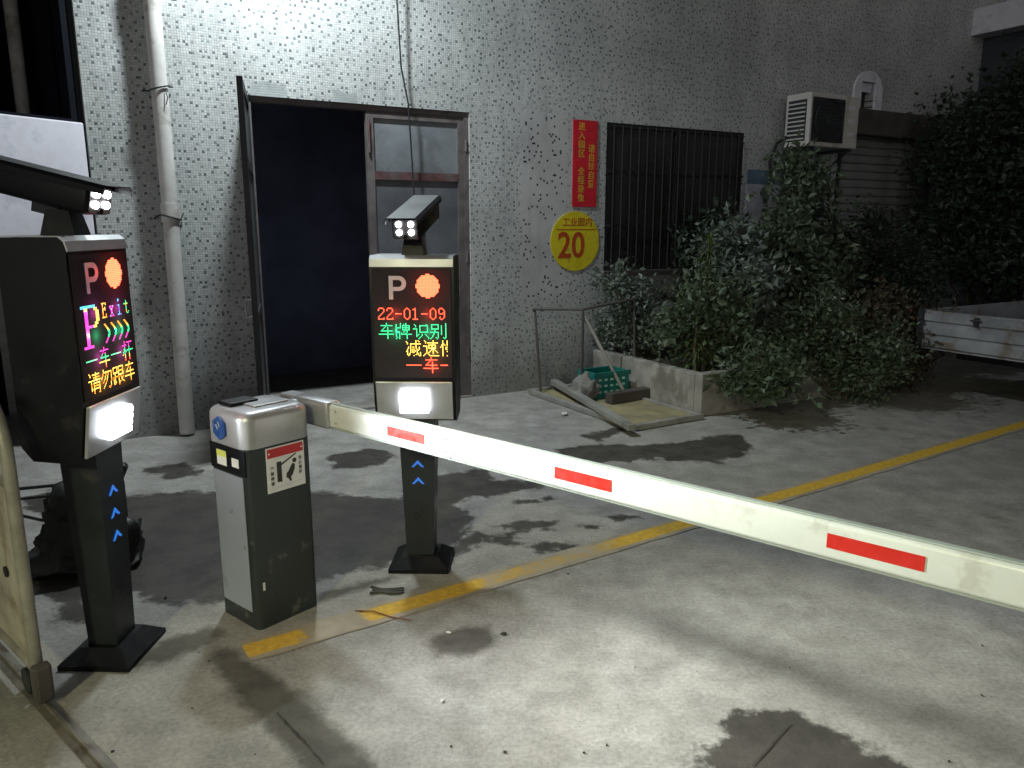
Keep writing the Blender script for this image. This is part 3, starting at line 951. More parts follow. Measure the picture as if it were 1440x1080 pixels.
# ------------------------------------------------------------------ number-plate terminals
GL = {
    '车': '.......#........|.......#........|..###########...|......#.........|.....#..#.......|....#...#.......|...#....#.......|..###########...|........#.......|........#.......|##############..|........#.......|........#.......|........#.......|........#.......|................',
    '牌': '....#....#......|#...#..#.#......|#...#.#######...|#...#.#..#..#...|#####.#######...|#.....#..#..#...|#.....#######...|#.......#.#.....|####...#..#.....|#..#.#...#......|#..#.##########.|#..#......#.....|#..#......#.....|.#.#......#.....|#..#......#.....|................',
    '识': '................|.#..........#...|..#...########..|..#...#......#..|......#......#..|####..#......#..|...#..#......#..|...#..#......#..|...#..########..|...#............|...#.#..#..#....|...##...#...#...|...#...#.....#..|......#.......#.|.....#........#.|................',
    '别': '..............#.|.#######......#.|.#.....#..#...#.|.#.....#..#...#.|.#.....#..#...#.|.#######..#...#.|....#.....#...#.|....#.....#...#.|########..#...#.|...#...#..#...#.|...#...#..#...#.|..#....#......#.|..#....#......#.|.#...#.#....#.#.|#.....#......#..|................',
    '减': '.........#.#....|#........#..#...|.#.......#......|.#..##########..|....#....#......|....#....#......|..#.#.##.#..#...|..#.#....#..#...|.#..#.##..#.#...|.#..#.#.#.##....|##..#.#.#.#.....|.#..#.##..#..#..|.#.#......##.#..|.#.#.....#.#.#..|..#....#....##..|................',
    '速': '.#.......#......|..#......#......|..#.##########..|.........#......|.....#######....|####.#..#..#....|...#.#..#..#....|...#.#######....|...#....###.....|...#...#.#.#....|...#..#..#..#...|...#.#...#...#..|..#.#....#......|.#...#..........|#.....#########.|................',
    '慢': '..#...#######...|..#...#.....#...|..#...#######...|..##..#.....#...|.##.#.#######...|.##.............|#.#..##########.|..#..#..#..#..#.|..#..##########.|..#.............|..#...########..|..#....#....#...|..#.....#..#....|..#......##.....|..#...###..####.|................',
    '一': '................|................|................|................|................|................|................|##############..|................|................|................|................|................|................|................|................',
    '杆': '...#............|...#..########..|...#.....#......|######...#......|...#.....#......|...#.....#......|..##.....#......|..###.#########.|.#.#.#...#......|.#.#.....#......|#..#.....#......|...#.....#......|...#.....#......|...#.....#......|...#.....#......|................',
    '请': '.#.......#......|..#..#########..|..#......#......|......########..|.........#......|####.##########.|...#............|...#..########..|...#..#......#..|...#..########..|...#..#......#..|...##.########..|...#..#......#..|......#......#..|......#.....##..|................',
    '勿': '...#............|...#............|...###########..|..#...#..#...#..|..#...#..#...#..|.#...#..#....#..|#....#..#....#..|....#..#.....#..|...#...#.....#..|..#...#......#..|.....#......#...|....#.......#...|...#........#...|..#......#.#....|..........#.....|................',
    '跟': '................|######.#######..|#....#.#.....#..|#....#.#.....#..|#....#.#######..|######.#.....#..|..#....#.....#..|..#....#######..|#.####.#..#.....|#.#....#..#..#..|#.#....#...##...|#.#....#...#....|#.##...#.#..##..|###....##.....#.|.......#........|................',
}
DG = {
    '2': '........|........|.####...|#....#..|#....#..|.....#..|....#...|...#....|..#.....|.#......|#.......|#....#..|######..|........|........|........',
    '-': '........|........|........|........|........|........|........|######..|........|........|........|........|........|........|........|........',
    '0': '........|........|..##....|.#..#...|#....#..|#....#..|#....#..|#....#..|#....#..|#....#..|#....#..|.#..#...|..##....|........|........|........',
    '1': '........|........|..#.....|###.....|..#.....|..#.....|..#.....|..#.....|..#.....|..#.....|..#.....|..#.....|#####...|........|........|........',
    '9': '........|........|.###....|#...#...|#....#..|#....#..|#...##..|.###.#..|.....#..|.....#..|.#...#..|.#..#...|..##....|........|........|........',
    'E': '........|........|######..|.#...#..|.#......|.#..#...|.####...|.#..#...|.#......|.#......|.#...#..|.#...#..|######..|........|........|........',
    'x': '........|........|........|........|........|###.##..|.#..#...|..##....|..##....|..##....|..##....|.#..#...|##.###..|........|........|........',
    'i': '........|..##....|..##....|........|........|.###....|...#....|...#....|...#....|...#....|...#....|...#....|.#####..|........|........|........',
    't': '........|........|........|...#....|...#....|######..|...#....|...#....|...#....|...#....|...#....|...#..#.|....##..|........|........|........',
    '>': '........|##......|.##.....|..##....|...##...|....##..|....###.|.....##.|.....##.|....###.|....##..|...##...|..##....|.##.....|##......|........',
    'P': '............|#########...|..##....##..|..##.....##.|..##.....##.|..##.....##.|..##.....##.|..##....##..|..#######...|..##........|..##........|..##........|..##........|..##........|..##........|######......',
}


def dots(grid, glyph, x, y, colour, sx=1, sy=1):
    for r, row in enumerate(glyph.split('|')):
        for c, ch in enumerate(row):
            if ch == '#':
                for a in range(sx):
                    for b in range(sy):
                        X, Y = x + c * sx + a, y + r * sy + b
                        if 0 <= X < 64 and 0 <= Y < 64:
                            grid[(X, Y)] = colour(c * sx + a, r * sy + b) if callable(colour) else colour


def led_mesh(name, grid, parent, x0, ztop, pitch, yf):
    keys = sorted(set(grid.values()))
    V, Fc, mi = [], [], []
    for (X, Y), k in grid.items():
        cx, cz, h = x0 + (X + 0.5) * pitch, ztop - (Y + 0.5) * pitch, pitch * 0.40
        b = len(V)
        V += [(cx - h, yf - 0.002, cz - h), (cx + h, yf - 0.002, cz - h), (cx + h, yf - 0.002, cz + h), (cx - h, yf - 0.002, cz + h)]
        Fc.append((b, b + 1, b + 2, b + 3))
        mi.append(keys.index(k))
    o = raw(name, V, Fc, [LED[k] for k in keys], parent, mi)
    o['kind'] = 'stuff'
    return o


def terminal(label, loc, rz, scale, rows, energy, cam_yaw, lamp_energy_cam, beam, lamp_turn, cam_aim, lift=0.0, glow='rgyr'):
    t = root('plate_reader_terminal', label, 'parking terminal', loc, rz, 'number plate terminals at the barrier', scale)
    bm = frustum(bmn(), 0.0, (0.29, 0.27), 0.02, (0.29, 0.27))
    frustum(bm, 0.0202, (0.285, 0.265), 0.065, (0.175, 0.155))
    build('base_plate', bevel_all(bm, 0.003, 1), M['black_shell'], t)
    bm = frustum(bmn(), 0.0652, (0.132, 0.11), 0.80 + lift, (0.178, 0.135))
    build('post', bevel_all(bm, 0.012, 3), M['grey_shell'], t, True)
    ch = [(-0.030, 0.0), (-0.019, -0.0), (0.0, 0.018), (0.019, 0.0), (0.030, 0.0), (0.0, 0.034)]
    for z in (0.43 + lift * 0.5, 0.515 + lift * 0.55, 0.60 + lift * 0.6):
        bm = bmn()
        y = -(0.055 + (z - 0.065) / (0.735 + lift) * 0.0125)
        prism(bm, [(a, b + z) for a, b in ch], 'y', y - 0.004, y - 0.001)
        build('chevron_mark', bm, M['blue_mark'], t)
    # head
    prof = [(-0.105, 0.948), (-0.105, 1.462), (-0.098, 1.495), (-0.082, 1.508), (0.115, 1.508), (0.125, 1.49), (0.125, 0.80), (0.09, 0.752), (-0.05, 0.742), (-0.075, 0.752)]
    bm = bmn()
    prism(bm, prof, 'x', -0.19, 0.19)
    hd = build('head_housing', bevel_all(bm, 0.008, 2, 60), M['black_shell'], t, True)
    bm = bmn()
    prism(bm, [(-0.113, 1.463), (-0.106, 1.497), (-0.086, 1.513), (0.12, 1.513), (0.12, 1.5095), (-0.083, 1.5095), (-0.1, 1.494), (-0.108, 1.463)], 'x', -0.188, 0.188)
    build('top_trim', bm, M['silver'], hd)
    build('screen', bx(-0.178, 0.178, -0.110, -0.1055, 0.958, 1.455, 0.0015), M['screen'], t)
    # P letter and round signal
    z0, hgt = 1.318, 0.105
    po = [(0, 0), (0.018, 0), (0.018, 0.038), (0.045, 0.038)] + [(0.045 + 0.0335 * math.sin(a), 0.0715 - 0.0335 * math.cos(a)) for a in [math.pi * k / 10 for k in range(1, 10)]] + [(0.045, 0.105), (0, 0.105)]
    pi_ = [(0.018, 0.087), (0.043, 0.087)] + [(0.043 + 0.0155 * math.sin(a), 0.0715 + 0.0155 * math.cos(a)) for a in [math.pi * k / 8 for k in range(1, 8)]] + [(0.043, 0.056), (0.018, 0.056)]
    bm = bmn()
    # P drawn as a stem, and a bowl between the outer and the inner outline
    bxs = [(-0.102, -0.084, z0, z0 + hgt)]
    bx(-0.102, -0.084, -0.1125, -0.1102, z0, z0 + hgt, bm=bm)
    outer = [(0.018, 0.038)] + po[3:-1] + [(0.018, 0.105)]
    inner = [(0.018, 0.056)] + pi_[::-1][1:-1] + [(0.018, 0.087)]
    n_ = len(outer)
    mm = len(inner)
    oa = [bm.verts.new((-0.102 + p[0], -0.1125, z0 + p[1])) for p in outer]
    ia = [bm.verts.new((-0.102 + inner[min(mm - 1, round(i * (mm - 1) / (n_ - 1)))][0], -0.1125, z0 + inner[min(mm - 1, round(i * (mm - 1) / (n_ - 1)))][1])) for i in range(n_)]
    for i in range(n_ - 1):
        try:
            bm.faces.new((oa[i], oa[i + 1], ia[i + 1], ia[i]))
        except ValueError:
            pass
    build('parking_letter', bm, M['grey_print'], t)
    sig = {}
    V, Fc = [], []
    for i in range(-8, 9):
        for j in range(-8, 9):
            if i * i + j * j <= 66:
                cx, cz = 0.073 + i * 0.0064, 1.378 + j * 0.0064
                b = len(V)
                r_ = 0.0028
                V += [(cx - r_, -0.1125, cz - r_), (cx + r_, -0.1125, cz - r_), (cx + r_, -0.1125, cz + r_), (cx - r_, -0.1125, cz + r_), (cx, -0.117, cz)]
                Fc += [(b, b + 1, b + 4), (b + 1, b + 2, b + 4), (b + 2, b + 3, b + 4), (b + 3, b, b + 4)]
    o = raw('signal_light', V, Fc, LED['d'], t)
    o['label'] = 'round red signal light of many diodes'
    l = bpy.data.lights.new('signal_glow', 'POINT')  # added point light before the panel, stands in for a lens halo
    l.energy, l.color, l.shadow_soft_size = 0.55, (1.0, 0.03, 0.02), 0.0
    l.specular_factor = 0.0
    lo_ = bpy.data.objects.new('signal_glow', l)
    link(lo_, t)
    lo_.location = (0.073, -0.136, 1.378)
    # text rows
    grid = rows()
    led_mesh('display_text', grid, t, -0.155, 1.29, 0.0049, -0.1102)
    for i_, k_ in enumerate(glow):
        for xg in ((-0.075, 0.075) if i_ < 2 or lift else (0.09,)):
            l = bpy.data.lights.new('text_glow', 'POINT')  # added lights before each row, spill its colour on the panel as halo
            l.energy, l.shadow_soft_size, l.specular_factor = 0.16, 0.0, 0.0
            l.color = {'r': (1, .05, .03), 'g': (.05, 1, .35), 'y': (1, .6, .1), 'm': (1, .1, .6)}[k_]
            lo_ = bpy.data.objects.new('text_glow', l)
            link(lo_, t)
            lo_.location = (xg, -0.132, 1.29 - 0.0049 * (16 * i_ + 8))
    # fill lamp under the screen: slanted bright metal panel with a lit window
    a = Vector((0, -0.107, 0.944))
    b = Vector((0, -0.079, 0.756))
    dn = (b - a).normalized()
    nrm = Vector((0, -dn.z * -1, 0))
    rot = Matrix(((1, 0, 0), (0, 0, 0), (0, 0, 0)))
    xax, zax = Vector((1, 0, 0)), -dn
    yax = zax.cross(xax)
    rot = Matrix((xax, yax, zax)).transposed()
    mid = (a + b) / 2
    lp = build('lamp_panel', box(bmn(), mid - yax * 0.006, (0.355, 0.012, 0.185), 0.003, rot), M['silver'], t)
    build('lamp_window', box(bmn(), mid - yax * 0.024, (0.135, 0.026, 0.105), 0.004, rot), M['lamp_soft'], lp)
    for r_ in range(4):
        for c_ in range(3):
            build('lamp_cell', box(bmn(), mid - yax * 0.040 + xax * (c_ - 1) * 0.043 + zax * (r_ - 1.5) * 0.025, (0.036, 0.006, 0.018), 0.002, rot, 1), M['lamp_white'], lp)
    l = bpy.data.lights.new('fill_light', 'SPOT')
    l.energy = energy
    l.color = (0.93, 0.97, 1.0)
    l.spot_size, l.spot_blend = R(beam), 1.0
    l.shadow_soft_size = 0.07
    lo_ = bpy.data.objects.new('fill_light', l)
    link(lo_, t)
    lo_.location = mid - yax * 0.075
    lo_.rotation_euler = (Vector((lamp_turn, -1.0, -0.30))).to_track_quat('-Z', 'Y').to_euler()
    # camera on a neck
    build('neck', bevel_all(frustum(bmn(), 1.5135, (0.10, 0.12), 1.60, (0.075, 0.08)), 0.006, 2), M['black_shell'], t)
    ch_ = bpy.data.objects.new('plate_camera', None)
    link(ch_, t)
    ch_.location = (0, 0.02, 1.665)
    ch_.rotation_euler = (R(13), 0, cam_yaw)
    build('bracket', bx(-0.03, 0.03, -0.04, 0.06, -0.085, -0.051), M['dark_steel'], ch_)
    build('housing', box(bmn(), (0, 0.05, 0.0), (0.125, 0.44, 0.10), 0.016, None, 3), M['black_shell'], ch_, True)
    bm = bmn()
    prism(bm, [(-0.074, 0.034), (-0.074, 0.052), (-0.062, 0.064), (0.062, 0.064), (0.074, 0.052), (0.074, 0.034), (0.0705, 0.034), (0.0705, 0.050), (0.061, 0.0605), (-0.061, 0.0605), (-0.0705, 0.050), (-0.0705, 0.034)], 'y', -0.235, 0.27)
    build('hood', bm, M['black_shell'] if lift else M['grey_shell'], ch_)
    build('front_glass', box(bmn(), (0, -0.1715, 0.0), (0.108, 0.003, 0.084), 0.001), M['dark_glass'], ch_)
    for sx in (-1, 1):
        for sz in (0.024, -0.012):
            build('led_lamp', tube(bmn(), [(sx * 0.027, -0.1735, sz), (sx * 0.027, -0.181, sz)], 0.0125, 14), M['led_dot'], ch_)
    build('lens', tube(bmn(), [(0, -0.1735, -0.033), (0, -0.18, -0.033)], 0.011, 16), M['lens'], ch_)
    l = bpy.data.lights.new('camera_light', 'SPOT')
    l.energy = lamp_energy_cam
    l.color = (0.96, 1.0, 0.92)
    l.spot_size, l.spot_blend = R(58), 1.0
    l.shadow_soft_size = 0.09
    lo_ = bpy.data.objects.new('camera_light', l)
    link(lo_, ch_)
    lo_.location = (0, -0.25, -0.02)
    for c_ in t.children:
        if not c_.name.startswith(('base_plate', 'post', 'chevron_mark')):
            c_.location.z += lift
    bpy.context.view_layer.update()
    mw = ch_.matrix_world.inverted()
    lo_.rotation_euler = ((mw @ Vector(cam_aim)) - Vector(lo_.location)).to_track_quat('-Z', 'Y').to_euler()
    return t


def rows_far():
    g = {}
    for i, ch in enumerate('22-01-09'):
        dots(g, DG[ch], i * 8, 0, 'r')
    for i, ch in enumerate('车牌识别'):
        dots(g, GL[ch], i * 16, 16, 'g')
    for i, ch in enumerate('减速慢'):
        dots(g, GL[ch], 25 + i * 16, 32, 'y')
    for i, ch in enumerate('一车一'):
        dots(g, GL[ch], 25 + i * 16, 48, 'r')
    return g


def rows_near():
    g = {}
    dots(g, DG['P'], 0, 0, lambda c, r: 'm' if c < 14 and r > 5 else ('c' if r <= 3 else 'y'), 2, 2)
    cols = ['o', 'm', 'b', 'g']
    for i, ch in enumerate('Exit'):
        alt = ['y', 'c', 'c', 'o'][i]
        k = cols[i]
        dots(g, DG[ch], 26 + i * 10, 0, (lambda k, alt: lambda c, r: k if (c + r) % 5 < 3 else alt)(k, alt))
    for i in range(4):
        dots(g, DG['>'], 27 + i * 9, 16, lambda c, r: 'o' if r < 4 else ('y' if r < 6 else ('g' if r < 11 else 'm')))
    band = lambda c, r: 'm' if r < 5 else ('g' if r < 10 else ('y' if r < 13 else 'r'))
    for i, ch in enumerate('一车一杆'):
        dots(g, GL[ch], i * 16, 33, 'g' if ch == '一' else band)
    for i, ch in enumerate('请勿跟车'):
        dots(g, GL[ch], i * 16, 49, lambda c, r: 'y' if (r % 5) < 3 else 'o')
    return g


pn, pf = at(150, 915), at(594, 790)
terminal('near exit terminal with coloured diode text, its camera hood reaching out of the picture', (pn.x + 0.03, pn.y, 0), R(88.5), 1.015, rows_near, 170, R(-8), 400, 74, -0.22, (1.75, 2.1, 0), 0.075, 'mgmy')
terminal('far terminal with dated red and green diode text, standing behind the boom', (pf.x, pf.y, 0), R(-2), 1.0, rows_far, 12, R(-5), 5, 115, 0.1, (-0.6, 1.6, 0))

# ------------------------------------------------------------------ boom barrier
AZ_A = R(39.5)
da = Vector((math.sin(AZ_A), math.cos(AZ_A), 0))       # along the sticker face, away from the viewer
db = Vector((math.cos(AZ_A), -math.sin(AZ_A), 0))      # out of the sticker face: the boom's direction
C0 = at(365, 888)
bar = root('boom_barrier', 'charcoal and silver boom barrier with a lowered white boom', 'barrier', C0, math.atan2(da.y, da.x))
# local: x along the sticker face (0..0.30), y = -db = away behind (0..0.34)
LA, LB, CH_ = 0.30, 0.28, 0.775


def rrect(x0, x1, y0, y1, r, n=4):
    out = []
    for cx, cy, a0 in ((x1 - r, y1 - r, 0), (x0 + r, y1 - r, 90), (x0 + r, y0 + r, 180), (x1 - r, y0 + r, 270)):
        for k in range(n + 1):
            a = R(a0 + 90 * k / n)
            out.append((cx + r * math.cos(a), cy + r * math.sin(a)))
    return out


bm = bmn()
prism(bm, rrect(0, LA, 0, LB, 0.025), 'z', 0.0, CH_)
build('cabinet_body', bm, M['cabinet'], bar, True)
bm = bmn()
rings = []
for k, (ins, z) in enumerate([(0, CH_ + 0.001), (0, 0.887)] + [(0.035 * (1 - math.cos(R(t))), 0.887 + 0.035 * math.sin(R(t))) for t in (18, 36, 54, 72, 90)]):
    rings.append([bm.verts.new((p[0], p[1], z)) for p in rrect(-0.008 + ins, LA + 0.008 - ins, -0.008 + ins, LB + 0.008 - ins, 0.055 - ins * 0.75, 6)])
for r0, r1 in zip(rings[:-1], rings[1:]):
    for k in range(len(r0)):
        bm.faces.new((r0[k], r0[(k + 1) % len(r0)], r1[(k + 1) % len(r1)], r1[k]))
bm.faces.new(rings[-1])
bm.faces.new(rings[0][::-1])
cap = build('cap', bm, M['silver'], bar, True)
build('cap_lid', box(bmn(), (0.175, 0.12, 0.9255), (0.16, 0.09, 0.007), 0.003), M['silver'], cap)
build('lid_pad', box(bmn(), (0.10, 0.20, 0.930), (0.13, 0.09, 0.016), 0.005), M['black_shell'], cap)
# door on the face turned to the left of the boom (local x = 0)
build('service_door', bx(-0.006, -0.001, 0.035, LB - 0.030, 0.075, 0.655, 0.002), M['door_grey'], bar)
build('door_band', bx(-0.0045, -0.001, 0.012, LB - 0.012, 0.664, 0.772), M['black_shell'], bar)
bm = tube(bmn(), [(-0.0065, 0.055, 0.36), (-0.012, 0.055, 0.36)], 0.009, 12)
build('door_lock', bm, M['silver'], bar)
build('sticker', bx(-0.0062, -0.005, 0.145, 0.215, 0.685, 0.748), M['white_print'], bar)
build('sticker_head', bx(-0.0070, -0.0064, 0.145, 0.215, 0.722, 0.748), M['sticker_yellow'], bar)
build('sticker', bx(-0.0062, -0.005, 0.055, 0.105, 0.693, 0.730), M['white_print'], bar)
bm = bmn()
prism(bm, [(0.165 + 0.05 * math.cos(R(90 + 60 * k)), 0.845 + 0.05 * math.sin(R(90 + 60 * k))) for k in range(6)], 'x', -0.018, -0.0085)
hexb = build('badge', bevel_all(bm, 0.003, 2), M['blue_badge'], cap)
for k in range(2):
    build('badge_mark', box(bmn(), (-0.0195, 0.16 + 0.016 * k, 0.862 - 0.012 * k), (0.002, 0.006, 0.022), 0, Matrix.Rotation(R(-30), 3, 'X')), M['boom_cap'], hexb)
build('scuff_label', bx(0.030, 0.040, -0.0025, -0.001, 0.17, 0.205), M['white_print'], bar)
# warning plate on the face turned to the viewer's right (local y = 0)
wp = build('warning_plate', bx(0.082, 0.262, -0.004, -0.001, 0.575, 0.765), M['white_print'], bar)
build('red_header', bx(0.087, 0.257, -0.0052, -0.0042, 0.722, 0.760), M['red_print'], wp)
for x in (0.095, 0.249):
    build('warning_dot', tube(bmn(), [(x, -0.0054, 0.741), (x, -0.0062, 0.741)], 0.004, 10), M['white_print'], wp)


def silhouette(name, poly, y0=-0.0052, y1=-0.0042):
    bm = bmn()
    prism(bm, poly, 'y', y0, y1)
    return build(name, bm, M['black_print'], wp)


silhouette('pictogram_cabinet', [(0.128, 0.615), (0.150, 0.612), (0.150, 0.700), (0.128, 0.700)])
silhouette('pictogram_boom', [(0.150, 0.682), (0.222, 0.715), (0.220, 0.720), (0.150, 0.690)])
silhouette('pictogram_body', [(0.182, 0.650), (0.172, 0.642), (0.170, 0.625), (0.180, 0.618), (0.188, 0.604), (0.196, 0.606), (0.192, 0.622), (0.202, 0.632), (0.212, 0.655), (0.214, 0.672), (0.205, 0.680), (0.196, 0.672)])
bm = bmn()
prism(bm, [(0.213 + 0.010 * math.cos(2 * math.pi * k / 14), 0.690 + 0.010 * math.sin(2 * math.pi * k / 14)) for k in range(14)], 'y', -0.0052, -0.0042)
build('pictogram_head', bm, M['black_print'], wp)
for i, ch in enumerate('严禁停留'):
    text_mesh('lettering', ch, 0.017, M['black_print'], wp, Matrix.Translation((0.106, -0.0048, 0.675 - i * 0.021)) @ FRONT, 0.0003, extrude=0.0003)
for i, ch in enumerate('当心落杆'):
    text_mesh('lettering', ch, 0.017, M['black_print'], wp, Matrix.Translation((0.240, -0.0048, 0.695 - i * 0.021)) @ FRONT, 0.0003, extrude=0.0003)
for z, x0, x1 in ((0.712, 0.115, 0.225), (0.596, 0.10, 0.245), (0.588, 0.10, 0.20)):
    build('print_line', bx(x0, x1, -0.0048, -0.0042, z, z + 0.003), M['grey_print'], wp)
# boom: drive hub, socket, hollow beam, strips
BX = 0.384          # beam centre plane, beyond the far face
build('drive_hub', tube(bmn(), [(LA, 0.16, 0.86), (BX - 0.04, 0.16, 0.86)], 0.045, 20), M['silver'], bar, True)
build('boom_socket', box(bmn(), (BX, 0.11, 0.858), (0.075, 0.34, 0.115), 0.012, None, 3), M['silver'], bar, True)
BL0, BL1 = 0.02, -3.4
bm = bmn()
prism(bm, [(p[0] + BX, p[1] + 0.856) for p in rrect(-0.0225, 0.0225, -0.05, 0.05, 0.012, 3)], 'y', BL1, BL0)
bo = build('boom', bm, M['boom_white'], bar, True)
build('boom_cap_strip', bx(BX - 0.0105, BX + 0.0105, BL1, BL0, 0.9065, 0.9115, 0.002), M['boom_cap'], bo)
build('boom_edge_strip', bx(BX - 0.012, BX + 0.012, BL1, BL0, 0.7985, 0.8055, 0.002), M['boom_cap'], bo)


def boom_y(px, py):
    """local y on the boom's near side for a pixel"""
    a, b = (px - 720) / F_PX, -(py - 540) / F_PX
    r = Vector((a, math.cos(PITCH) + b * math.sin(PITCH), -math.sin(PITCH) + b * math.cos(PITCH)))
    p0 = C0 + da * (BX - 0.0225)
    t = (p0 - Vector((0, 0, CAM_H))).dot(Vector((da.x, da.y, 0))) / r.dot(Vector((da.x, da.y, 0)))
    p = Vector((0, 0, CAM_H)) + r * t
    return -(p - C0).dot(db)


for yy in (-0.06, -0.10, -0.74, -0.78):
    for zz in (0.832, 0.882):
        build('rivet', tube(bmn(), [(BX - 0.0225, yy, zz), (BX - 0.0255, yy, zz)], 0.005, 8), M['silver'], bo)
build('seam', bx(BX - 0.0236, BX + 0.0236, -0.762, -0.758, 0.8075, 0.9045), M['boom_cap'], bo)
for (xa, ya), (xb, yb) in (((545, 609), (597, 616)), ((780, 667), (860, 681)), ((1163, 757), (1302, 784))):
    y0, y1 = boom_y(xa, ya), boom_y(xb, yb)
    build('red_strip', bx(BX - 0.0238, BX - 0.0228, min(y0, y1), max(y0, y1), 0.838, 0.877), M['red_tape'], bo)
build('red_strip', bx(BX - 0.0238, BX - 0.0228, -2.85, -2.65, 0.838, 0.877), M['red_tape'], bo)

# ------------------------------------------------------------------ sliding gate and its rail at the near left corner
GP = at(58, 985)
gdir = (at(160, 1080) - at(72, 985)).normalized()       # along the rail, toward the viewer
gr_rot = math.atan2(-gdir.y, -gdir.x)                    # local x runs away into the gate
gate = root('sliding_gate', 'worn cream sliding gate with rounded tube frame and stained sheet', 'gate', GP, gr_rot)
GH = 1.10
pts = [(0.0, 0, 0.04), (0.0, 0, GH - 0.22)] + [(0.16 - 0.16 * math.cos(a), 0, GH - 0.22 + 0.20 * math.sin(a)) for a in [R(15 * k) for k in range(1, 7)]] + [(1.8, 0, GH - 0.02)]
build('frame_tube', tube(bmn(), pts, 0.022, 12), M['gate_tube'], gate, True)
build('frame_tube', tube(bmn(), [(0.02, 0, 0.13), (1.8, 0, 0.13)], 0.02, 10), M['gate_tube'], gate, True)
build('frame_tube', tube(bmn(), [(0.02, 0, 0.80), (1.8, 0, 0.80)], 0.02, 10), M['gate_tube'], gate, True)
build('sheet', bx(0.024, 1.8, -0.004, 0.004, 0.15, 0.79), M['gate_sheet'], gate)
for x in (0.62, 1.2):
    build('frame_tube', tube(bmn(), [(x, 0, 0.15), (x, 0, GH - 0.04)], 0.018, 10), M['gate_tube'], gate, True)
build('hole_disc', tube(bmn(), [(0.17, 0.006, 0.44), (0.17, 0.012, 0.44)], 0.02, 14), M['junk'], gate)  # black disc laid on the sheet for the dark of a hole
for x in (0.08, 1.5):
    bm = tube(bmn(), [(x, -0.018, 0.05), (x, 0.018, 0.05)], 0.048, 18)
    build('wheel', bm, M['dark_steel'], gate, True)
build('bumper', box(bmn(), (-0.045, 0.0, 0.09), (0.045, 0.06, 0.14), 0.012), M['box_brown'], gate)
rl = root('gate_rail', 'steel gate rail set in the concrete running toward the viewer', 'rail', GP, gr_rot)
bm = bmn()
prism(bm, [(-0.03, 0.003), (-0.008, 0.008), (-0.005, 0.018), (0.005, 0.018), (0.008, 0.008), (0.03, 0.003)], 'x', -2.6, 2.2)
build('rail', bm, M['rail'], rl)

# ------------------------------------------------------------------ dark bundle behind the near terminal
jp = at(128, 792)
jk = root('covered_bundle', 'dark bundle wrapped in black sheeting behind the near terminal', 'bundle', jp, R(20))
bm = bmn()
bmesh.ops.create_icosphere(bm, subdivisions=4, radius=1.0)
for v in bm.verts:
    p = v.co.copy()
    z = (p.z + 1) / 2
    f = 0.25 * (1 - z) ** 2 + 0.23
    sq = max(abs(p.x), abs(p.y), 1e-3) / max(math.hypot(p.x, p.y), 1e-3)
    k = 1.0 / (sq ** 0.7) * (1.0 if z < 0.93 else 0.95)
    rad = min(1.0, math.sqrt(max(0.0, 1 - p.z ** 2)) * 1.7)
    a = math.atan2(p.y, p.x)
    x, y = math.cos(a) * rad * f * k * 0.60, math.sin(a) * rad * f * 0.5 * k
    n_ = noise.noise(p * 2.6) * 0.07 + noise.noise(Vector((p.x * 6, p.y * 6, p.z * 2.5))) * 0.05 + noise.noise(p * 14) * 0.012
    v.co = Vector((x * (1 + n_ * 3), y * (1 + n_ * 3), max(0.0, min(1, z * 1.02) * 0.40 + n_ * 0.8 * (z > 0.05))))
build('sheeting', bm, M['junk'], jk, 'all')
build('stick', tube(bmn(), [(0.16, -0.02, 0.0), (0.16, 0.0, 0.40), (0.15, 0.01, 0.47)], [0.03, 0.028, 0.02], 8), M['junk'], jk, True)
build('stick_head', box(bmn(), (0.16, 0.0, 0.46), (0.08, 0.07, 0.10), 0.02, Matrix.Rotation(R(25), 3, 'Y')), M['junk'], jk)
build('bar_end', tube(bmn(), [(-0.10, 0, 0.42), (-0.36, -0.03, 0.43)], 0.008, 6), M['wire'], jk)
build('bar_end', tube(bmn(), [(-0.10, 0, 0.37), (-0.34, 0.0, 0.37)], 0.007, 6), M['wire'], jk)
build('cable', tube(bmn(), [(-0.18, 0, 0.25), (-0.35, 0.05, 0.30), (-0.55, 0.12, 0.31), (-0.8, 0.2, 0.22), (-1.0, 0.3, 0.01)], 0.008, 6), M['wire'], jk, True)

# ------------------------------------------------------------------ litter
def litter(name, label, cat, pts, rad, mat):
    o = build(name, tube(bmn(), pts, rad, 6), mat, None, True)
    return tag(o, label, cat)


q = at(545, 834)
bm = bmn()
for k in range(3):
    s_ = [(q.x - 0.075 + 0.05 * i + random.uniform(-.006, .006), q.y + 0.018 * (k - 1) * (1 - i * 0.25) + 0.012 * math.sin(i * 2 + k), 0.009 + 0.004 * k) for i in range(4)]
    tube(bm, s_, 0.006, 6)
tag(build('wire_offcut', bm, M['wire'], None, True), 'short twisted bunch of black wire lying near the barrier housing', 'wire')
litter('rusty_wire', 'thin rust-brown wire lying on the yellow line', 'wire', [at(500, 861) + Vector((0, 0, .008)), at(525, 863) + Vector((0, 0, .012)), at(550, 870) + Vector((0, 0, .008)), at(578, 875) + Vector((0, 0, .008))], 0.003, M['rust_wire'])


def scrap(name, label, c, s, mat, seed):
    rnd = random.Random(seed)
    bm = bmn()
    bmesh.ops.create_icosphere(bm, subdivisions=2, radius=1.0)
    for v in bm.verts:
        n_ = 1 + 0.5 * noise.noise(v.co * 2.3 + Vector((seed, 0, 0)))
        v.co = Vector((v.co.x * s * n_, v.co.y * s * 0.6 * n_, max(0, v.co.z * 0.35 * s * n_ + 0.2 * s)))
    o = build(name, bm, mat)
    o.location = (c.x, c.y, 0.004)
    o.rotation_euler = (0, 0, rnd.uniform(0, 6))
    return tag(o, label, 'litter')


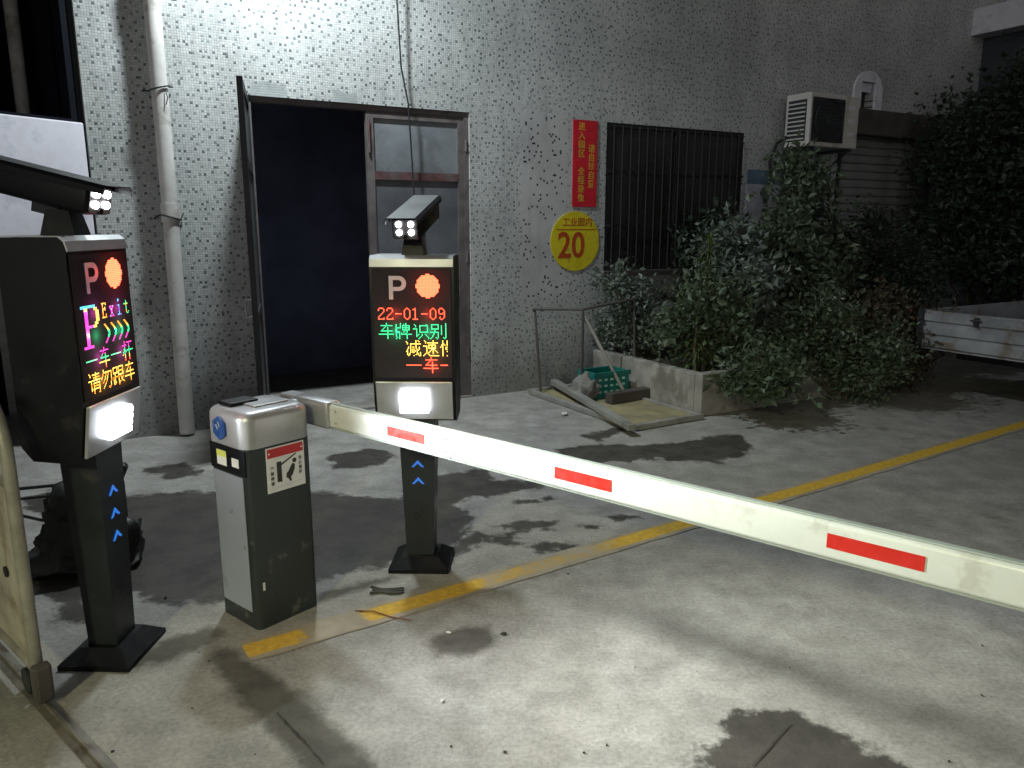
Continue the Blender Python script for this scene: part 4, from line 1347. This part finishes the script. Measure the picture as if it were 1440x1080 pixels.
scrap('paper_scrap', 'crumpled white paper scrap on the dry concrete before the wall', at(794, 584), 0.045, M['paper'], 3)
scrap('pebble', 'small dark clod on the bright concrete under the boom', at(708, 893), 0.014, M['crack'], 5)
scrap('pebble', 'tiny white chip on the concrete in the foreground', at(622, 987), 0.009, M['paper'], 8)
scrap('pebble', 'pale stone on the dark blot beside the yellow line', at(631, 891), 0.011, M['paper'], 9)
bm = bmn()
for k in range(34):
    c = at(random.uniform(60, 1420), random.uniform(800, 1075))
    r_ = random.uniform(0.001, 0.004) * (1.0 if random.random() < 0.8 else 1.6)
    box(bm, (c.x, c.y, 0.002 + r_ * 0.4), (r_ * 2, r_ * 1.3, r_), 0, Matrix.Rotation(random.uniform(0, 3), 3, 'Z') @ Matrix.Rotation(random.uniform(-.5, .5), 3, 'X'))
tag(build('grit', bm, M['crack']), 'scattered dark grit on the foreground concrete', 'grit', kind='stuff')

# ------------------------------------------------------------------ planter, junk by the wall
pl = root('concrete_planter', 'low concrete planter box full of shrubs beside the wall', 'planter', W(3.95, 1.70), WROT)
PLN, PD, PH = 2.55, 1.62, 0.40
build('side', bx(0, 0.10, 0.10, PD, 0, PH - 0.03, 0.008), M['concrete'], pl)
build('side', bx(0, PLN, 0, 0.098, 0, PH - 0.02, 0.01), M['concrete'], pl)
build('side', bx(PLN - 0.1, PLN, 0.10, PD, 0, PH, 0.008), M['concrete'], pl)
build('soil', bx(0.102, PLN - 0.102, 0.10, PD, 0.0, PH - 0.08), M['soil'], pl)
build('drain_hole', tube(bmn(), [(0.62, -0.002, 0.09), (0.62, -0.03, 0.09)], 0.035, 12), M['junk'], pl)

# leaning tube frame
fm = root('tube_frame', 'rusted tube frame leaning on the mosaic wall beside the planter', 'frame', W(3.2, 0.30), WROT)
lean = 0.16
for nm, pts in (('upright', [(-0.02, 0, 0), (0.0, lean, 0.84)]), ('upright', [(0.24, -0.32, 0), (0.25, -0.30, 0.86)]), ('upright', [(0.83, -0.38, 0), (0.86, -0.30, 0.93)]),
                ('top_bar', [(-0.02, lean, 0.84), (0.25, -0.30, 0.865)]), ('top_bar', [(0.25, -0.30, 0.865), (0.90, -0.30, 0.94)]), ('brace', [(0.27, -0.30, 0.80), (0.58, -0.60, 0.02)])):
    build(nm, tube(bmn(), pts, 0.013 if nm != 'brace' else 0.017, 8), M['box_brown'] if nm != 'brace' else M['ally'], fm, True)

# crate and sack
cr = root('plastic_crate', 'green plastic crate with rows of pale holes by the planter', 'crate', W(3.66, 0.66), WROT)
build('front', bx(-0.20, 0.20, -0.14, -0.12, 0, 0.28), M['crate'], cr)
build('side', bx(-0.20, -0.18, -0.12, 0.14, 0, 0.28), M['crate'], cr)
build('side', bx(0.18, 0.20, -0.12, 0.14, 0, 0.28), M['crate'], cr)
build('back', bx(-0.18, 0.18, 0.12, 0.14, 0, 0.28), M['crate'], cr)
build('floor', bx(-0.18, 0.18, -0.12, 0.12, 0, 0.02), M['crate'], cr)
build('rim', bx(-0.215, 0.215, -0.155, -0.141, 0.245, 0.285), M['crate'], cr)
h0 = None
for r_ in range(3):
    for c_ in range(5):
        if h0 is None:
            h0 = build('hole_patch', bx(-0.155, -0.120, -0.1425, -0.1402, 0.085, 0.105), M['crate_hole_lit'], cr)
        else:
            inst('hole_patch', h0, cr, (c_ * 0.068, 0, r_ * 0.058))
sk = root('woven_sack', 'limp grey sack heaped between the frame and the crate', 'sack', W(3.42, 0.72), WROT)
bm = bmn()
bmesh.ops.create_icosphere(bm, subdivisions=4, radius=1.0)
for v in bm.verts:
    n_ = 1 + 0.35 * noise.noise(v.co * 2.2) + 0.12 * noise.noise(v.co * 7)
    v.co = Vector((v.co.x * 0.13 * n_, v.co.y * 0.12 * n_, max(0, (v.co.z + 0.92) * 0.13 * n_)))
build('cloth', bm, M['sack'], sk, 'all')

# board in a frame lying on the ground
c1, c2, c3 = at(893, 607), at(990, 590), at(778, 541)
fx, fy = (c2 - c1), (c3 - c1)
wdt, lng = fx.length, min(fy.length, 1.75)
fb = root('framed_board', 'yellowed board in a pale frame lying flat before the planter', 'board', c1, math.atan2(fx.y, fx.x))
sh_ = fx.normalized()
pr = Vector((-sh_.y, sh_.x, 0))
skx = fy.normalized().dot(sh_)
lng2 = 1.65
build('panel', bx(0.05, wdt - 0.05, 0.05, lng2 - 0.05, 0.02, 0.03), M['board'], fb)
for a in (bx(0, wdt, 0, 0.05, 0.004, 0.05), bx(0, wdt, lng2 - 0.05, lng2, 0.004, 0.05), bx(wdt - 0.05, wdt, 0.05, lng2 - 0.05, 0.004, 0.05), bx(0, 0.05, 0.05, lng2 - 0.05, 0.004, 0.05)):
    build('frame_bar', bevel_all(a, 0.004, 1), M['ally'], fb)
pk = build('loose_plank', box(bmn(), (0, 0, 0), (1.75, 0.07, 0.05), 0.004), M['ally'])
a_, b_ = at(890, 603, 0.07), at(778, 537, 0.10)
pk.location = (a_ + b_) / 2
pk.location.z = 0.09
pk.rotation_euler = (0, R(-1), math.atan2((b_ - a_).y, (b_ - a_).x))
tag(pk, 'pale wooden plank resting along the edge of the framed board', 'plank')
bk = build('beam_offcut', box(bmn(), (0, 0, 0.05), (0.55, 0.10, 0.10), 0.008), M['box_brown'])
bk.location = W(3.75, 0.98, 0.032)
bk.rotation_euler = (0, 0, WROT + R(4))
tag(bk, 'dark beam offcut lying across the framed board', 'beam')


# ------------------------------------------------------------------ plants
def foliage(name, label, cat, base, centres, n_leaf, leaf, mat, group, seed, stems=7, droop=0.0):
    """a plant: stems to each clump, leaves spread through the clumps' volumes"""
    rnd = random.Random(seed)
    rt = root(name, label, cat, base, rnd.uniform(0, 6.28), group)
    inv = Matrix.Rotation(-rt.rotation_euler.z, 3, 'Z')
    bm = bmn()
    V, Fc, T = [], [], []
    big = rnd.choice((0.8, 1.0, 1.25))
    tot = sum(c[3] ** 2 * c[4] / c[3] for c in centres)
    for (cx, cy, cz, rx, rz_) in centres:
        c = Vector((cx, cy, cz))
        tube(bm, [(rnd.uniform(-.06, .06), rnd.uniform(-.06, .06), 0.0), (cx * 0.35 + rnd.uniform(-.08, .08), cy * 0.35, cz * 0.5), (cx, cy, cz)], [0.022, 0.014, 0.006], 6)
        n_c = int(0.78 * n_leaf * (rx ** 2 * rz_ / rx) / tot)
        ntw = max(5, n_c // 24)
        for t_ in range(ntw):
            d = Vector((rnd.gauss(0, 1), rnd.gauss(0, 1), rnd.gauss(0, 1))).normalized()
            rr = rnd.random() ** 0.42
            tip = c + Vector((d.x * rx, d.y * rx, d.z * rz_)) * rr * (rnd.uniform(0.8, 1.15) if rnd.random() < 0.8 else rnd.uniform(1.1, 1.55))
            tip.z = max(tip.z, 0.05)
            st = c + (tip - c) * rnd.uniform(0.0, 0.35)
            if t_ < stems * 4:
                tube(bm, [st, (st + tip) / 2 + Vector((0, 0, -0.02)), tip], [0.006, 0.004, 0.002], 4, False)
            cl = rnd.random()
            for k in range(24):
                f = rnd.random()
                p = st.lerp(tip, 0.35 + 0.75 * f) + Vector((rnd.gauss(0, 1), rnd.gauss(0, 1), rnd.gauss(0, 1))) * leaf * 1.3
                p.z = max(p.z, 0.03)
                ax = ((tip - st).normalized() * 0.5 + Vector((rnd.gauss(0, 1), rnd.gauss(0, 1), rnd.gauss(0, .8) - droop))).normalized()
                sd_ = ax.cross(Vector((rnd.gauss(0, 1), rnd.gauss(0, 1), rnd.gauss(0, 1)))).normalized()
                L = leaf * big * (rnd.uniform(0.5, 1.1) if rnd.random() < 0.75 else rnd.uniform(1.0, 1.6))
                wd = L * rnd.uniform(0.22, 0.34)
                up = ax.cross(sd_) * L * 0.12
                b = len(V)
                V += [p, p + ax * L * 0.5 + sd_ * wd + up, p + ax * L, p + ax * L * 0.5 - sd_ * wd + up]
                Fc += [(b, b + 1, b + 2), (b, b + 2, b + 3)]
                t = min(1, max(0, 0.45 * cl + 0.55 * rnd.random()))
                T += [t] * 4
    build('stems', bm, M['bark'], rt)
    o = raw('leaves', V, Fc, mat, rt)
    a = o.data.attributes.new('tint', 'FLOAT', 'POINT')
    a.data.foreach_set('value', T)
    o['kind'] = 'stuff'
    return rt


def shrub(label, u, off, z0, clumps, n, leaf, mat, seed, name='shrub', cat='shrub', group='shrubs along the factory wall'):
    return foliage(name, label, cat, W(u, off, z0), clumps, n, leaf, M[mat], group, seed)


shrub('thin pale shrub growing behind the tube frame', 4.25, 0.45, 0.30, [(0, 0, .40, .28, .36), (.22, .1, .70, .22, .25), (.3, -.2, .3, .25, .25)], 2600, 0.055, 'leaf_e', 11)
shrub('low dark shrub filling the planter corner above the pale board', 4.35, 1.25, 0.30, [(0, 0, .30, .34, .26), (-.2, .2, .50, .25, .25), (.25, .05, .42, .26, .24), (.05, .25, .7, .24, .24)], 4200, 0.055, 'leaf_a', 12)
shrub('bushy grey-green shrub in the middle of the planter', 4.95, 1.15, 0.30, [(0, 0, .55, .38, .42), (.25, .1, .95, .30, .34), (-.3, .0, .8, .28, .30), (.0, -.2, .35, .32, .25), (.1, .1, 1.2, .24, .24)], 6800, 0.06, 'leaf_e', 13)
shrub('tall dark shrub reaching up below the air conditioner', 5.75, 1.05, 0.30, [(0, 0, .8, .42, .5), (.2, .1, 1.35, .36, .40), (-.25, .0, 1.15, .32, .40), (.05, -.1, 1.70, .26, .28), (.30, -.15, .8, .36, .40), (-.05, .05, 1.95, .15, .2)], 12000, 0.06, 'leaf_a', 14)
shrub('broad dark shrub in front of the roller shutter', 6.65, 1.15, 0.0, [(0, 0, 1.0, .45, .45), (.35, .0, 1.25, .40, .32), (-.25, .0, 1.40, .36, .34), (.15, -.1, 1.62, .30, .22), (.55, .0, .9, .3, .35), (0, 0, .5, .45, .4)], 12000, 0.06, 'leaf_b', 15)
shrub('spreading leafy shrub spilling to the ground past the planter end', 5.55, 1.85, 0.0, [(-.35, 0, .42, .30, .34), (0, 0, .35, .36, .33), (.35, 0, .42, .36, .38), (.1, .2, .75, .36, .32), (.6, .1, .3, .32, .28)], 11000, 0.055, 'leaf_a', 16)
shrub('reddish dry shrub beside the truck bed', 6.45, 1.75, 0.0, [(0, 0, .45, .34, .42), (.2, 0, .85, .28, .22), (-.25, .1, .5, .30, .42), (.4, .2, .55, .32, .40)], 9000, 0.055, 'leaf_d', 17)
shrub('large overgrown shrub rising behind the planter', 5.05, 0.6, 0.3, [(0, 0, .9, .35, .4), (.3, .1, 1.15, .32, .32), (-.3, 0, .6, .34, .34)], 6500, 0.06, 'leaf_b', 18)

shrub('low trailing plant hanging over the planter front', 4.75, 1.72, 0.22, [(0, 0, .2, .22, .16), (.3, 0, .12, .25, .2), (.6, 0, .15, .3, .25), (-.2, .1, .25, .2, .12)], 5000, 0.06, 'leaf_a', 19)
# strappy upright plants in the planter
def strappy(label, loc, height, nl, ll, wl, seed):
    rnd = random.Random(seed)
    sp_ = root('strappy_plant', label, 'plant', loc, rnd.uniform(0, 6), 'strappy plants in the planter')
    bm = bmn()
    tube(bm, [(0, 0, 0), (0.02, 0, height * 0.45), (0.0, 0.01, height * 0.95)], [0.018, 0.014, 0.006], 8)
    build('stem', bm, M['bark'], sp_, True)
    V, Fc, T = [], [], []
    for k in range(nl):
        q = k / nl
        z = height * (0.12 + 0.88 * q)
        a = k * 2.4 + rnd.uniform(-.3, .3)
        L = ll * (1.05 - 0.4 * q) * rnd.uniform(0.7, 1.2)
        d = Vector((math.cos(a), math.sin(a), 0))
        s_ = Vector((-d.y, d.x, 0)) * wl
        b = len(V)
        up = rnd.uniform(0.35, 0.95) + 0.4 * q
        tt = 0.3 + 0.7 * rnd.random()
        for f in (0.0, 0.3, 0.65, 1.0):
            p = Vector((0, 0, z)) + d * L * f * 0.75 + Vector((0, 0, L * (up * f - 1.0 * f * f)))
            w_ = (1 - f) ** 0.6
            V += [p + s_ * w_, p - s_ * w_]
            T += [tt] * 2
        for i in range(3):
            Fc.append((b + 2 * i, b + 2 * i + 1, b + 2 * i + 3, b + 2 * i + 2))
    o = raw('leaves', V, Fc, M['leaf_c'], sp_)
    o.data.attributes.new('tint', 'FLOAT', 'POINT').data.foreach_set('value', T)
    o['kind'] = 'stuff'


strappy('tall yellow-green strappy plant standing up out of the planter', W(4.28, 1.36, 0.30), 1.25, 120, 0.26, 0.013, 4)
strappy('short strappy plant low at the planter corner', W(4.12, 1.42, 0.30), 0.62, 60, 0.22, 0.011, 5)
strappy('slim strappy plant between the grey-green shrubs', W(4.62, 1.40, 0.30), 0.85, 70, 0.24, 0.012, 6)

# dark trees at the end of the yard
foliage('yard_tree', 'dark leafy tree filling the far end behind the truck', 'tree', W(9.15, 0.95), [(0, 0, 2.0, .75, .8), (.4, .2, 2.9, .6, .6), (-.3, .1, 2.6, .55, .6), (.6, -.3, 2.1, .6, .8), (.1, -.2, 1.2, .7, .6), (-.45, 0, 1.4, .45, .6), (.5, 0, 3.4, .45, .4)], 22000, 0.10, M['leaf_b'], 'trees at the end of the yard', 31)
foliage('yard_tree', 'dark tree beyond the truck, cut off by the picture edge', 'tree', W(9.7, 1.6), [(0, 0, 1.8, .8, .9), (.3, .1, 2.8, .7, .7), (-.3, -.2, 2.5, .6, .7), (.0, -.4, 1.0, .8, .7)], 11000, 0.09, M['leaf_b'], 'trees at the end of the yard', 32)

# ------------------------------------------------------------------ flat-bed truck, square to the wall
tk = root('flatbed_truck', 'flat-bed truck with worn ribbed sideboards parked by the shrubs', 'truck', W(6.42, 2.05), WROT)
# local x across the truck, -y along its length toward the viewer
TW, TL, TZ0, TZ1 = 1.85, 3.4, 0.47, 0.84
build('bed_floor', bx(0.03, TW - 0.03, -TL, -0.03, TZ0, TZ0 + 0.05), M['dark_steel'], tk)


def side(x0, flip):
    bm = bmn()
    n_ = 3
    h = (TZ1 - TZ0) / n_
    pr_ = []
    for k in range(n_):
        z = TZ0 + k * h
        pr_ += [(0.0, z + 0.012), (-0.022, z + 0.03), (-0.022, z + h - 0.03), (0.0, z + h - 0.012)]
    pr_ = [(p[0] * flip, p[1]) for p in pr_]
    poly = [(0.03 * flip, TZ0), (0, TZ0)] + pr_ + [(0, TZ1), (0.03 * flip, TZ1)]
    prism(bm, [(x0 + p[0], p[1]) for p in poly], 'y', -TL, 0.0)
    return build('sideboard', bm, M['truck_board'], tk)


side(0.0, 1)
side(TW, -1)
build('tailboard', bx(0.03, TW - 0.03, -0.029, 0.0, TZ0 + 0.052, TZ1), M['truck_board'], tk)
for y in (-0.02, -1.1, -2.2, -3.38):
    build('stake', bx(-0.034, -0.024, y - 0.03, y + 0.03, TZ0 - 0.03, TZ1 + 0.015), M['dark_steel'], tk)
build('chassis', bx(0.5, 0.62, -TL - 1.6, -0.1, 0.33, TZ0 - 0.002), M['dark_steel'], tk)
build('chassis', bx(TW - 0.62, TW - 0.5, -TL - 1.6, -0.1, 0.33, TZ0 - 0.002), M['dark_steel'], tk)
for x in (0.16, TW - 0.16):
    for y in (-1.55, -4.3):
        bm = tube(bmn(), [(x - 0.1, y, 0.33), (x + 0.1, y, 0.33)], 0.33, 28)
        wv = build('wheel', bevel_all(bm, 0.03, 2, 60), M['tyre'], tk, True)
        build('rim', tube(bmn(), [(x - 0.105, y, 0.33), (x + 0.105, y, 0.33)], 0.18, 20), M['dark_steel'], wv, True)
bm = bmn()
prism(bm, [(-TL - 0.1, 0.5), (-TL - 0.1, 2.0), (-TL - 1.3, 2.0), (-TL - 1.7, 1.25), (-TL - 1.75, 0.5)], 'x', 0.04, TW - 0.04)
build('cab', bevel_all(bm, 0.05, 3), M['dado_blue'], tk, True)
for y in (-0.55, -1.65, -2.75):
    bm = bx(-0.042, -0.026, y - 0.02, y + 0.02, TZ1 - 0.11, TZ1 - 0.02)
    tube(bm, [(-0.045, y - 0.05, TZ1 - 0.05), (-0.045, y + 0.05, TZ1 - 0.05)], 0.008, 6)
    build('latch', bm, M['dark_steel'], tk)
build('headboard', bx(0.0, TW, -TL - 0.06, -TL - 0.002, TZ0, 1.25), M['dark_steel'], tk)
build('mudguard', bx(0.04, 0.3, -1.95, -1.15, TZ0 - 0.06, TZ0 - 0.03), M['dark_steel'], tk)

bpy.data.objects.remove(text_mesh.o, do_unlink=True)
